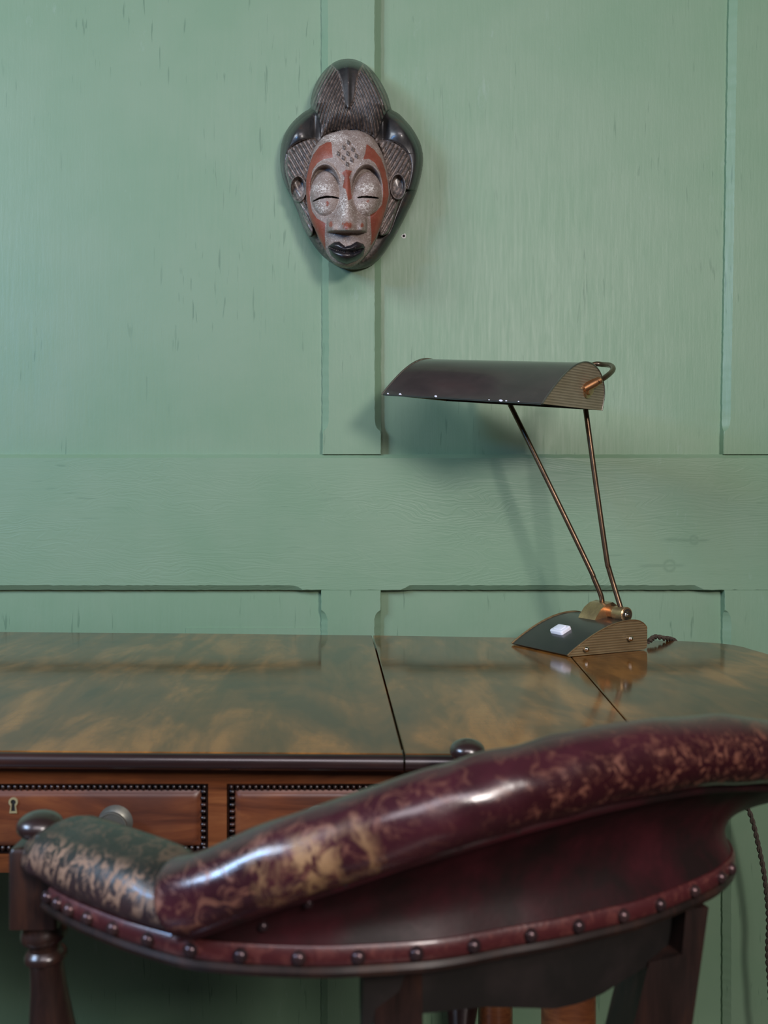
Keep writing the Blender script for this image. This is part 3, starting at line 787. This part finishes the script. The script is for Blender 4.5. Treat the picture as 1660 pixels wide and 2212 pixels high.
for nm, arr in (('topness', TN), ('scuff', SCF)):
    at = pad.data.attributes.new(nm, 'FLOAT', 'POINT'); at.data.foreach_set('value', arr)
# far arm pad (mostly hidden behind the roll)
secs = []
for k in range(NO-34, NO-2):
    p = opath[k]; nn = inn_n(k); secs.append([(p.x+nn.x*a, p.y+nn.y*a, CZ+.016+(z-.016)*.62) for a, z in prof])
mb = MB(); mb.add(*loft(secs)); mb.build('arm_pad', MAT['l_panel'], chair, 60)
# arm posts with knobs
def arm_post(x, y, zk, lean, sc=1.0, zt=.7420, kz=1.0):
    c = Vector((x, y, 0))
    mb = MB()
    mb.add(*rbox(Vector((x, y, 0)), Vector((1, 0, 0)), Vector((0, 1, 0)), Vector((0, 0, 1)), .0275*sc, .0275*sc, EYE-(EYE-CZ+.0005)*kz, zt, .0022, .003))
    a = Vector((x, y, CZ)); b = Vector((x+lean[0], y+lean[1], .50)); L = (a-b).length
    def Z(z): return max(0, CZ-(EYE-(EYE-z)*kz)) if z > .56 else CZ-z
    pr = [(0, .0115), (Z(.7075), .0118), (Z(.7050), .0125), (Z(.7030), .0132), (Z(.7005), .0132), (Z(.6985), .0120), (Z(.6975), .0095), (Z(.6935), .0092), (Z(.6915), .0112), (Z(.6895), .0122), (Z(.6875), .0120), (Z(.6860), .0100), (Z(.6825), .0095), (Z(.67), .0103), (Z(.65), .0127), (Z(.63), .0155), (Z(.61), .0165), (Z(.585), .0145), (Z(.555), .010), (Z(.535), .0095), (Z(.53), .013), (Z(.52), .013), (Z(.50), .011)]
    pr = [(t, r*sc) for t, r in pr]
    mb.add(*lathe(pr, a, b, 32)); post = mb.build('arm_post', MAT['chairwood'], chair, 35)
    mb = MB(); r = .0134*sc
    kp = [(-.030, .006), (-.011, .006), (-.0085, .0085)]+[(.0088*math.sin(math.radians(a)), r*math.cos(math.radians(a))) for a in range(-60, 91, 12)]
    mb.add(*lathe(kp, (x, y, zk), (x, y, zk+1), 32)); mb.build('finial', MAT['edge'], post, 60)
k1 = Vector(P(87, 1783, .572)); arm_post(k1.x, k1.y, k1.z, (.016, .006), 1.06, kz=1.07)
k2 = Vector(P(1010, 1621, .7020)); arm_post(k2.x, k2.y, k2.z, (-.006, .0))
# back posts
def flat_post(pts_img, D, th, name='back_post'):
    fr0 = [Vector(P(x, y, D)) for x, y in pts_img]
    mb = MB(); mb.add(*loft([fr0, [p+Vector((-th*.25, th, 0)) for p in fr0]])); mb.build(name, MAT['chairwood'], chair, 30)
zs = [2100, 2212, 2500, 2800]
flat_post([(812, 2098), (913, 2098), (914, 2212), (925, 2500), (945, 2760), (830, 2760), (812, 2500), (810, 2212)], .487, .030)
flat_post([(1483, 1962), (1532, 1960), (1517, 2070), (1497, 2212), (1440, 2450), (1370, 2640), (1270, 2640), (1320, 2420), (1370, 2212), (1403, 2080), (1474, 2062)], .552, .026)
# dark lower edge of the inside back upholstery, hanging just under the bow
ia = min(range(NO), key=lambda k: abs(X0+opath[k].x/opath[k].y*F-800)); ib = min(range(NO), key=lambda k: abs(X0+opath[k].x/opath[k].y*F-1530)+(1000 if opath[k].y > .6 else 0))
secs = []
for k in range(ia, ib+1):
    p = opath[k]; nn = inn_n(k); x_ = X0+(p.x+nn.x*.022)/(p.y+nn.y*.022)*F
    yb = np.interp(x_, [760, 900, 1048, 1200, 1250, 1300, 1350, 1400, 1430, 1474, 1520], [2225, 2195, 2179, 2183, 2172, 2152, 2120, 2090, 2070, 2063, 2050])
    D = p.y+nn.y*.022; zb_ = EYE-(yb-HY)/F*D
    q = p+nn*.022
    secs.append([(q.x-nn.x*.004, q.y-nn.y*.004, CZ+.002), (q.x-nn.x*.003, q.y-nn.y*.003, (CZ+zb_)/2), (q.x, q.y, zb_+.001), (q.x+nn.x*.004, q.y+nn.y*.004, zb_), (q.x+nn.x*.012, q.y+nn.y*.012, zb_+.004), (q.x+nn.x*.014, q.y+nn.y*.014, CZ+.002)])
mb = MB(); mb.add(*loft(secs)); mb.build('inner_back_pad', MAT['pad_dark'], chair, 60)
# seat, pedestal
cs = Vector((.045, .635, 0))
def ell(r1, r2, z, n=48): return [(cs.x+r1*math.cos(2*math.pi*i/n), cs.y+r2*math.sin(2*math.pi*i/n), z) for i in range(n)]
mb = MB(); mb.add(*loft([ell(.195, .168, .452), ell(.20, .173, .458), ell(.20, .173, .472), ell(.195, .168, .478)])); mb.build('seat_frame', MAT['chairwood'], chair)
mb = MB(); mb.add(*loft([ell(.19, .162, .477), ell(.193, .166, .488), ell(.186, .160, .498), ell(.16, .135, .506), ell(.10, .08, .511), ell(.02, .02, .513)])); mb.build('seat_cushion', MAT['l_crest'], chair, 60)
mb = MB(); mb.add(*lathe([(0, .016), (.1, .016), (.102, .03), (.2, .035), (.32, .03), (.36, .045), (.38, .04)], (cs.x, cs.y, .455), (cs.x, cs.y, 0), 24)); mb.build('pedestal', MAT['chairwood'], chair)
for i in range(4):
    a = math.radians(45+90*i); d = Vector((math.cos(a), math.sin(a), 0)); s = Vector((-d.y, d.x, 0)); secs = []
    for t, z, h in ((.02, .13, .05), (.08, .12, .042), (.15, .075, .034), (.20, .035, .028), (.215, .0, .03)):
        c = Vector((cs.x, cs.y, 0))+d*t; z = max(z, 0)
        secs.append([c+s*.017+ez*z, c+s*.017+ez*(z+h), c-s*.017+ez*(z+h), c-s*.017+ez*z])
    mb = MB(); mb.add(*loft(secs)); mb.build('foot', MAT['chairwood'], chair, 30)

# ------------------------------------------------------------------ the mask
ZS = 4.514
def zp(pts): return np.array([(580+x/ZS, 110+y/ZS) for x, y in pts])
def sdf(pts, X, Y):
    P_ = zp(pts); n = len(P_); d = np.full(X.shape, 1e9); ins = np.zeros(X.shape, bool)
    for i in range(n):
        ax_, ay = P_[i-1]; bx, by = P_[i]; ex, ey = bx-ax_, by-ay
        t = np.clip(((X-ax_)*ex+(Y-ay)*ey)/(ex*ex+ey*ey+1e-9), 0, 1)
        d = np.minimum(d, np.hypot(X-ax_-t*ex, Y-ay-t*ey))
        c = ((ay > Y) != (by > Y)) & (X < (bx-ax_)*(Y-ay)/((by-ay) if by != ay else 1e-9)+ax_)
        ins ^= c
    return np.where(ins, d, -d)*ZS          # in crop units
def smooth_poly(pts, k=4):
    v = [Vector((x, y, 0)) for x, y in pts]; q = [v[-1]]+v+[v[0], v[1]]; out = []
    for i in range(1, len(q)-2):
        a, b, c, d = q[i-1:i+3]
        for j in range(k):
            t = j/k; r = .5*((2*b)+(c-a)*t+(2*a-5*b+4*c-d)*t*t+(3*b-a-3*c+d)*t**3); out.append((r.x, r.y))
    return out
OUT = smooth_poly([(770,75),(850,85),(930,120),(1000,175),(1070,260),(1130,360),(1170,450),(1195,545),(1212,578),(1270,610),(1340,680),(1400,750),(1450,830),(1490,920),(1508,1020),(1505,1130),(1480,1260),(1440,1390),(1380,1530),(1310,1670),(1240,1800),(1160,1930),(1080,2030),(1000,2095),(900,2130),(800,2135),(700,2110),(620,2070),(540,2010),(460,1920),(400,1830),(340,1720),(290,1580),(230,1440),(170,1320),(130,1200),(115,1080),(120,950),(150,830),(200,740),(260,670),(340,600),(410,555),(412,500),(430,400),(470,300),(530,210),(600,140),(680,92)])
CREST = [(405,540),(430,400),(465,300),(525,205),(600,130),(680,82),(770,65),(850,75),(930,110),(1005,170),(1075,255),(1135,360),(1175,450),(1200,545),(1150,600),(1110,700),(1080,800),(1040,870),(1000,830),(900,780),(800,770),(700,775),(600,790),(510,850),(500,720),(470,620),(430,560)]
FACE = smooth_poly([(500,870),(560,820),(700,775),(800,770),(900,780),(1000,830),(1060,900),(1110,1000),(1150,1120),(1170,1230),(1187,1400),(1160,1520),(1110,1680),(1060,1820),(1000,1930),(930,2020),(850,2090),(750,2118),(660,2090),(590,2010),(530,1900),(470,1780),(410,1640),(375,1500),(362,1350),(370,1230),(400,1100),(440,960)])
FANL = smooth_poly([(480,885),(380,865),(280,900),(200,970),(172,1080),(175,1200),(210,1330),(250,1440),(300,1560),(340,1700),(375,1815),(440,1770),(420,1600),(380,1400),(380,1230),(420,1060)], 3)
FANR = smooth_poly([(1070,890),(1180,880),(1280,920),(1350,990),(1385,1080),(1385,1180),(1350,1330),(1290,1440),(1240,1580),(1190,1730),(1150,1790),(1080,1790),(1110,1650),(1160,1480),(1165,1250),(1110,1000)], 3)
REDL = [(570,890),(615,890),(620,960),(628,1040),(540,1055),(480,1090),(430,1160),(412,1280),(405,1450),(425,1560),(470,1630),(555,1680),(550,1800),(560,1980),(500,1860),(440,1740),(390,1580),(368,1400),(370,1250),(400,1110),(440,1010),(500,930)]
REDR = [(960,910),(1030,960),(1100,1050),(1140,1160),(1165,1290),(1175,1400),(1150,1520),(1100,1690),(1040,1840),(998,1900),(1008,1800),(1000,1690),(995,1600),(1060,1560),(1110,1500),(1120,1420),(1115,1300),(1090,1180),(1040,1090),(980,1050),(925,1060),(945,1000)]
REDN = [(710,1190),(760,1155),(815,1170),(790,1230),(800,1290),(815,1440),(780,1460),(755,1350),(725,1330),(745,1230)]
LIPU = [(578,1905),(640,1862),(690,1858),(750,1905),(800,1892),(860,1855),(925,1880),(945,1920),(900,1942),(830,1960),(740,1960),(650,1935)]
LIPL = [(578,1912),(650,1938),(740,1962),(830,1962),(940,1925),(925,1995),(860,2045),(765,2078),(680,2052),(610,1990)]
st = 1.05
xs = np.arange(603, 917, st); ys = np.arange(124, 586, st)
GX, GY = np.meshgrid(xs, ys)
do = sdf(OUT, GX, GY)
# pull the ring just outside the outline onto it
gy_, gx_ = np.gradient(do/ZS, st, st); gl = np.hypot(gx_, gy_)+1e-9
near = (do < 0) & (do > -1.5*st*ZS)
GX = np.where(near, GX-gx_/gl*(do/ZS), GX); GY = np.where(near, GY-gy_/gl*(do/ZS), GY)
U = (GX-580)*ZS; V = (GY-110)*ZS
do = np.maximum(sdf(OUT, GX, GY), 0)
dc = sdf(CREST, GX, GY); df = sdf(FACE, GX, GY); dl = sdf(FANL, GX, GY); drr = sdf(FANR, GX, GY)
cl = lambda a, lo=0., hi=1.: np.clip(a, lo, hi)
dm = lambda d, r: np.sqrt(np.maximum(0, 1-(1-cl(d/r))**2))
gs = lambda u, v, cu, cv, su, sv: np.exp(-((u-cu)/su)**2-((v-cv)/sv)**2)
S = dm(do, 95)
T = .050+.008*dm(do-40, 160)
# shell: right and lower flank stays low and dark
flank = cl((do)/230)
T = np.where((df < 0) & (dl < 0) & (drr < 0) & (dc < 0) & (V > 1350), .036+.014*flank, T)
# crest
stripL = np.interp(V, [60, 140, 200, 300, 400, 520, 560], [560, 620, 680, 712, 725, 745, 780])
stripR = np.interp(V, [60, 130, 200, 300, 400, 480, 560], [990, 925, 885, 860, 850, 835, 780])
ins_strip = (U > stripL) & (U < stripR) & (V < 560)
uu = np.abs(U-785+0*V); gcur = .62*(V-200)-.50*(V-200)**2/1150
ph = (uu-gcur)/31.0*2*np.pi
gr = np.where((dc > 8) & ~ins_strip, .5-.5*np.cos(ph), 0)*cl((dc-8)/14)*cl(np.where(U < 785, stripL-U, U-stripR)/10+np.where(V > 545, 1, 0))
hc = .056+.040*dm(dc, 260)*(.75+.25*cl(V/700))
hc = np.where(ins_strip, hc+.004*np.exp(-((U-778)/26)**2)+.0005, hc)
hc = hc-.0046*gr**.7
edge = np.exp(-((U-stripL)/7)**2)+np.exp(-((U-stripR)/7)**2)
hc = hc-np.where(V < 540, .0018*edge, 0)
T = np.where(dc > 0, np.maximum(hc*1.0, 0), T)
# side lobes (smooth) ridges
lobe = np.where((dc < 0) & (df < 0) & (V < 1000), 1, 0)
T = T+lobe*(.014*gs(U, V, 300, 800, 120, 140)+.014*gs(U, V, 1300, 790, 130, 140)-.012*gs(U, V, 455, 760, 34, 150)-.012*gs(U, V, 1120, 740, 40, 160))
# striated fans
phl = ((U)*.87-(V)*.50)/40*2*np.pi; phr = ((-U)*.87-(V)*.50)/40*2*np.pi
gl_ = np.where(dl > 10, .5-.5*np.cos(phl), 0)*cl((dl-10)/14); gr_ = np.where(drr > 10, .5-.5*np.cos(phr), 0)*cl((drr-10)/14)
hl = .056+.010*dm(dl, 90)+.010*cl((U-180)/250)-.0048*gl_**.7; hr = .056+.010*dm(drr, 90)+.010*cl((1390-U)/280)-.0048*gr_**.7
T = np.where(dl > 0, hl*.96, T); T = np.where(drr > 0, hr*.96, T)
T = T-.004*np.exp(-(dl/9)**2)*(dc < 0)-.004*np.exp(-(drr/9)**2)*(dc < 0)
# ears
def ear(cu, cv, ru, rv, sg):
    r = np.sqrt(((U-cu)/ru)**2+((V-cv)/rv)**2); return r
eL = ear(292, 1345, 82, 138, -1); eR = ear(1265, 1322, 80, 134, 1)
isL = (eL < 1) & (df < 0); isR = (eR < 1) & (df < 0)
for e, msk in ((eL, isL), (eR, isR)):
    hh = .058+.016*np.exp(-((e-.9)/.13)**2)-.004*(1-e)
    T = np.where(msk, hh, T)
# face
hf = .072+.040*dm(df, 330)+.006*gs(U, V, 770, 960, 260, 170)
hf += -.004*gs(U, V, 770, 1560, 380, 120)*0
def eye(cu, cv):
    r = np.sqrt(((U-cu)/152)**2+((V-cv)/255)**2)
    rec = cl((1-r)/.10)                       # sharp rim of the socket
    up_e = cl((cv+40-V)/160)                   # deeper beneath the brow
    rb = np.sqrt(((U-cu)/148)**2+((V-(cv+26))/222)**2)
    ball = np.sqrt(np.maximum(0, 1-rb**2))
    return -rec*(.006+.011*up_e)+.0175*ball*cl(rec*1.0)
hf += eye(552, 1368)+eye(965, 1372)
# brow ridges
for cu in (550, 962):
    rr = np.sqrt(((U-cu)/150)**2+((V-1372)/256)**2); hf += .0045*np.exp(-((rr-1.06)/.06)**2)*cl((1300-V)/120)
# nose
nw = np.interp(V, [1150, 1250, 1450, 1600, 1680, 1760], [45, 42, 60, 110, 165, 185])
nh = np.interp(V, [1080, 1200, 1400, 1600, 1690, 1750, 1768, 1775], [0, .007, .015, .026, .030, .026, .008, 0])
du = np.abs(U-768)
nwin = cl((198-du)/16); hf += nh*np.exp(-(du/nw)**2*1.1)*nwin
nost = np.exp(-((V-1735)/70)**2)*cl((1772-V)/14)*cl((198-np.abs(U-768))/16)
hf += nost*(.015*np.exp(-((U-630)/46)**2)+.015*np.exp(-((U-915)/42)**2)+.012*np.exp(-((U-770)/75)**2))
# mouth mound and lips
hf += .008*gs(U, V, 765, 1930, 190, 110)
lu = sdf(LIPU, GX, GY); ll = sdf(LIPL, GX, GY)
hf += .0095*dm(lu, 40)+.0145*dm(ll, 60)
hf -= .003*np.exp(-((U-765)/26)**2-((V-1840)/50)**2)
# scarification lozenge
scar = [(782,893),(738,940),(685,1000),(826,958),(777,1000),(733,1040),(860,1022),(815,1060),(772,1103)]
a_ = math.radians(-38); SB = np.zeros_like(U)
for cu, cv in scar:
    p_ = (U-cu)*.82+(V-cv)*.30; q_ = -(U-cu)*.62+(V-cv)*.80
    b = cl(1-(np.maximum(np.abs((U-cu)*.95+(V-cv)*.15), np.abs((V-cv)*.85-(U-cu)*.5))-13)/5)
    SB = np.maximum(SB, b)
lz = sdf([(790,860),(895,1010),(770,1140),(655,1010)], GX, GY)
hf += -.0022*cl(lz/8)+.0035*SB
# eye slits
def slit(pts, w):
    vc = np.interp(U, [p[0] for p in pts], [p[1] for p in pts]); inside = (U > pts[0][0]) & (U < pts[-1][0])
    ww = w*np.sqrt(np.maximum(0, 1-((U-(pts[0][0]+pts[-1][0])/2)/((pts[-1][0]-pts[0][0])/2))**2))*inside
    return cl((ww-np.abs(V-vc))/3+.5)*(ww > 1)
SLIT = np.maximum(slit([(432,1470),(500,1437),(560,1424),(620,1424),(690,1438)], 9), slit([(868,1432),(920,1424),(970,1424),(1030,1430),(1080,1438)], 9))
hf = hf-.012*SLIT
T = np.where(df > 0, np.maximum(hf, 0)*1.0, T)
lowS = dm(do, 60)
Hm = S*T
Hm = np.where(df > 0, dm(do, 30)*T*1.0, Hm)
Hm = np.where((df > 0), np.minimum(Hm, .050+.9*Hm), Hm)
Hm = Hm*.80
Dm = WY+.0005-Hm-.0008
WX = (GX-X0)/F*Dm; WZ = EYE-(GY-HY)/F*Dm
# attributes
rs_ = np.random.RandomState(3)
red = np.maximum(cl(sdf(REDL, GX, GY)/7+.5), cl(sdf(REDR, GX, GY)/7+.5))
red = np.maximum(red, .8*cl(sdf(REDN, GX, GY)/9+.5))
red = np.maximum(red, .72*np.maximum.reduce([gs(U, V, 770, 1700, 70, 45), gs(U, V, 610, 1690, 30, 40), gs(U, V, 915, 1700, 25, 30), .8*gs(U, V, 575, 1490, 22, 40), .8*gs(U, V, 970, 1465, 22, 25)]))
white = np.maximum.reduce([gs(U, V, 540, 1340, 120, 60), gs(U, V, 530, 1530, 80, 60), gs(U, V, 960, 1340, 110, 60), gs(U, V, 940, 1510, 80, 60), .9*gs(U, V, 745, 1520, 70, 170), .9*gs(U, V, 650, 850, 160, 60), .4*gs(U, V, 940, 880, 140, 90), .3*np.ones_like(U)])
groove = np.maximum.reduce([gr, gl_, gr_])
fe = np.exp(-((df)/26)**2)
dust = cl(1.6*np.where((V < 545) & (dc > 0), edge, 0)+1.2*np.exp(-(dl/9)**2)*(dc < 0)+1.2*np.exp(-(drr/9)**2)*(dc < 0)+np.exp(-(df/40)**2)*(df < 0)*1.0+.5*gs(U, V, 900, 470, 60, 90)+.35*((dl > 0) | (drr > 0)))
keep = (sdf(OUT, GX, GY) > -1.2) 
reg = np.zeros(U.shape, int)                      # 0 shell
reg[(dc > 0)] = 1
reg[((dl > 0) | (drr > 0)) & (dc <= 0)] = 3
reg[(reg == 3) & (U > 770)] = 8
reg[isL] = 4; reg[isR] = 5
reg[df > 0] = 2
reg[(df > 0) & (lu > 0)] = 6; reg[(df > 0) & (ll > 0)] = 7
mk = empty('wall_mask', (wx(757), WY, wz(583)))
tag(mk, 'carved wooden face mask with striated hair and red paint bands on the green wall', 'mask')

def m_hair(name, rest=False):
    m = M(name, rough=.4, coat=.5, coat_rough=.2)
    n1 = m.noise(m.map(), 35, 4, .6); n2 = m.noise(m.map(loc=(3, 1, 2)), 190, 4, .7, .6)
    c = m.ramp(n1, (.35, (.016, .017, .018)), (.6, (.030, .027, .025)), (.78, (.075, .035, .02)))
    dustf = m.math('MULTIPLY', m.ramp(n2, (.40, .15), (.62, 1.)), m.math('ADD', m.attr('groove'), m.attr('dust')))
    c = m.mix(m.math('MINIMUM', m.math('MULTIPLY', dustf, .75), .85), c, (.30, .235, .20))
    fl = m.ramp(n2, (.68, 0.), (.72, 1.)); c = m.mix(m.math('MULTIPLY', fl, .35), c, (.42, .33, .28))
    m.color(c); m.rough(m.ramp(n1, (.3, .33), (.7, .55)))
    m.bump((n2, .35, .0006)); return m.m
def m_face(name):
    m = M(name, rough=.5)
    n1 = m.noise(m.map(), 40, 4, .6); n2 = m.noise(m.map(loc=(3, 1, 2)), 260, 4, .7, 1.5); n4 = m.noise(m.map(loc=(8, 1, 2)), 150, 3, .65, 2.0)
    sq = m.ramp(m.math('ABSOLUTE', m.math('SUBTRACT', n4, .5)), (.0, 1.), (.030, 0.))
    c = m.ramp(n1, (.35, (.19, .14, .115)), (.6, (.27, .21, .18)), (.75, (.34, .28, .25)))
    c = m.mix(m.ramp(n4, (.6, 0.), (.75, .5)), c, (.16, .115, .095))
    rd = m.mix(m.ramp(n1, (.35, 0.), (.7, 1.)), (.20, .042, .022), (.29, .072, .038))
    rf = m.math('SUBTRACT', m.attr('red'), m.math('MULTIPLY', m.ramp(n4, (.45, 0.), (.8, 1.)), .5))
    rf = m.ramp(rf, (.25, 0.), (.45, 1.))
    c = m.mix(m.math('MULTIPLY', rf, .93), c, rd)
    w_ = m.attr('white'); thr = m.math('ADD', m.math('MULTIPLY', n2, 1.), m.math('MULTIPLY', w_, .20))
    wf = m.math('MAXIMUM', m.ramp(thr, (.66, 0.), (.72, 1.)), m.math('MULTIPLY', m.math('MULTIPLY', sq, m.ramp(w_, (.1, .0), (.5, 1.))), .8))
    wf = m.math('MULTIPLY', wf, m.math('SUBTRACT', 1.0, m.math('MULTIPLY', rf, .9)))
    c = m.mix(m.math('MULTIPLY', wf, .85), c, (.78, .74, .68))
    c = m.mix(m.attr('black'), c, (.004, .004, .004))  # black also paints in the darkness of the see-through eye slits
    m.color(c); m.rough(m.ramp(rf, (0., .55), (1., .36)))
    m.bump((n2, .4, .0005), (n4, .3, .0006)); return m.m
def m_lips(name):
    m = M(name, rough=.36, coat=.2, coat_rough=.2); n1 = m.noise(m.map(), 60, 4, .6); n2 = m.noise(m.map(loc=(3, 1, 2)), 320, 3, .7)
    c = m.ramp(n1, (.4, (.008, .009, .013)), (.7, (.022, .016, .016))); c = m.mix(m.ramp(n2, (.68, 0.), (.72, .6)), c, (.45, .33, .28))
    m.color(c); m.bump((n2, .3, .0005)); return m.m
MH, MF, ML = m_hair('mask_blackened_wood'), m_face('mask_kaolin_face'), m_lips('mask_black_lips')
attrs = {'red': red, 'white': white, 'groove': groove, 'dust': dust, 'black': np.maximum(SLIT, .75*SB*(rs_.rand(*U.shape) > .25))}
ny, nx_ = U.shape
cellreg = reg[:-1, :-1]; ck = keep[:-1, :-1] & keep[1:, :-1] & keep[:-1, 1:] & keep[1:, 1:]
def mask_part(name, ids, mat, label=None, parent=None):
    sel = ck & np.isin(cellreg, ids); jj, ii = np.nonzero(sel)
    quad = np.stack([jj*nx_+ii, (jj+1)*nx_+ii, (jj+1)*nx_+ii+1, jj*nx_+ii+1], 1)
    uq, inv = np.unique(quad, return_inverse=True); inv = inv.reshape(quad.shape)
    P_ = np.stack([WX.ravel()[uq], Dm.ravel()[uq], WZ.ravel()[uq]], 1)-np.array(off(parent or mk))
    me = bpy.data.meshes.new(name); me.from_pydata(P_.tolist(), [], inv.tolist())
    for k, arr in attrs.items():
        at = me.attributes.new(k, 'FLOAT', 'POINT'); at.data.foreach_set('value', arr.ravel()[uq].astype(np.float32))
    me.materials.append(mat); me.shade_smooth()
    o = bpy.data.objects.new(name, me); COL.objects.link(o); o.parent = parent or mk
    if label: o['label'] = label
    return o
mask_part('shell', [0], MH); mask_part('coiffure', [1], MH)
mask_part('face', [2], MF); mask_part('side_braid', [3], MH); mask_part('side_braid', [8], MH)
mask_part('ear', [4], MH); mask_part('ear', [5], MH)
mask_part('upper_lip', [6], ML, 'black painted upper lip'); mask_part('lower_lip', [7], ML, 'black painted lower lip')
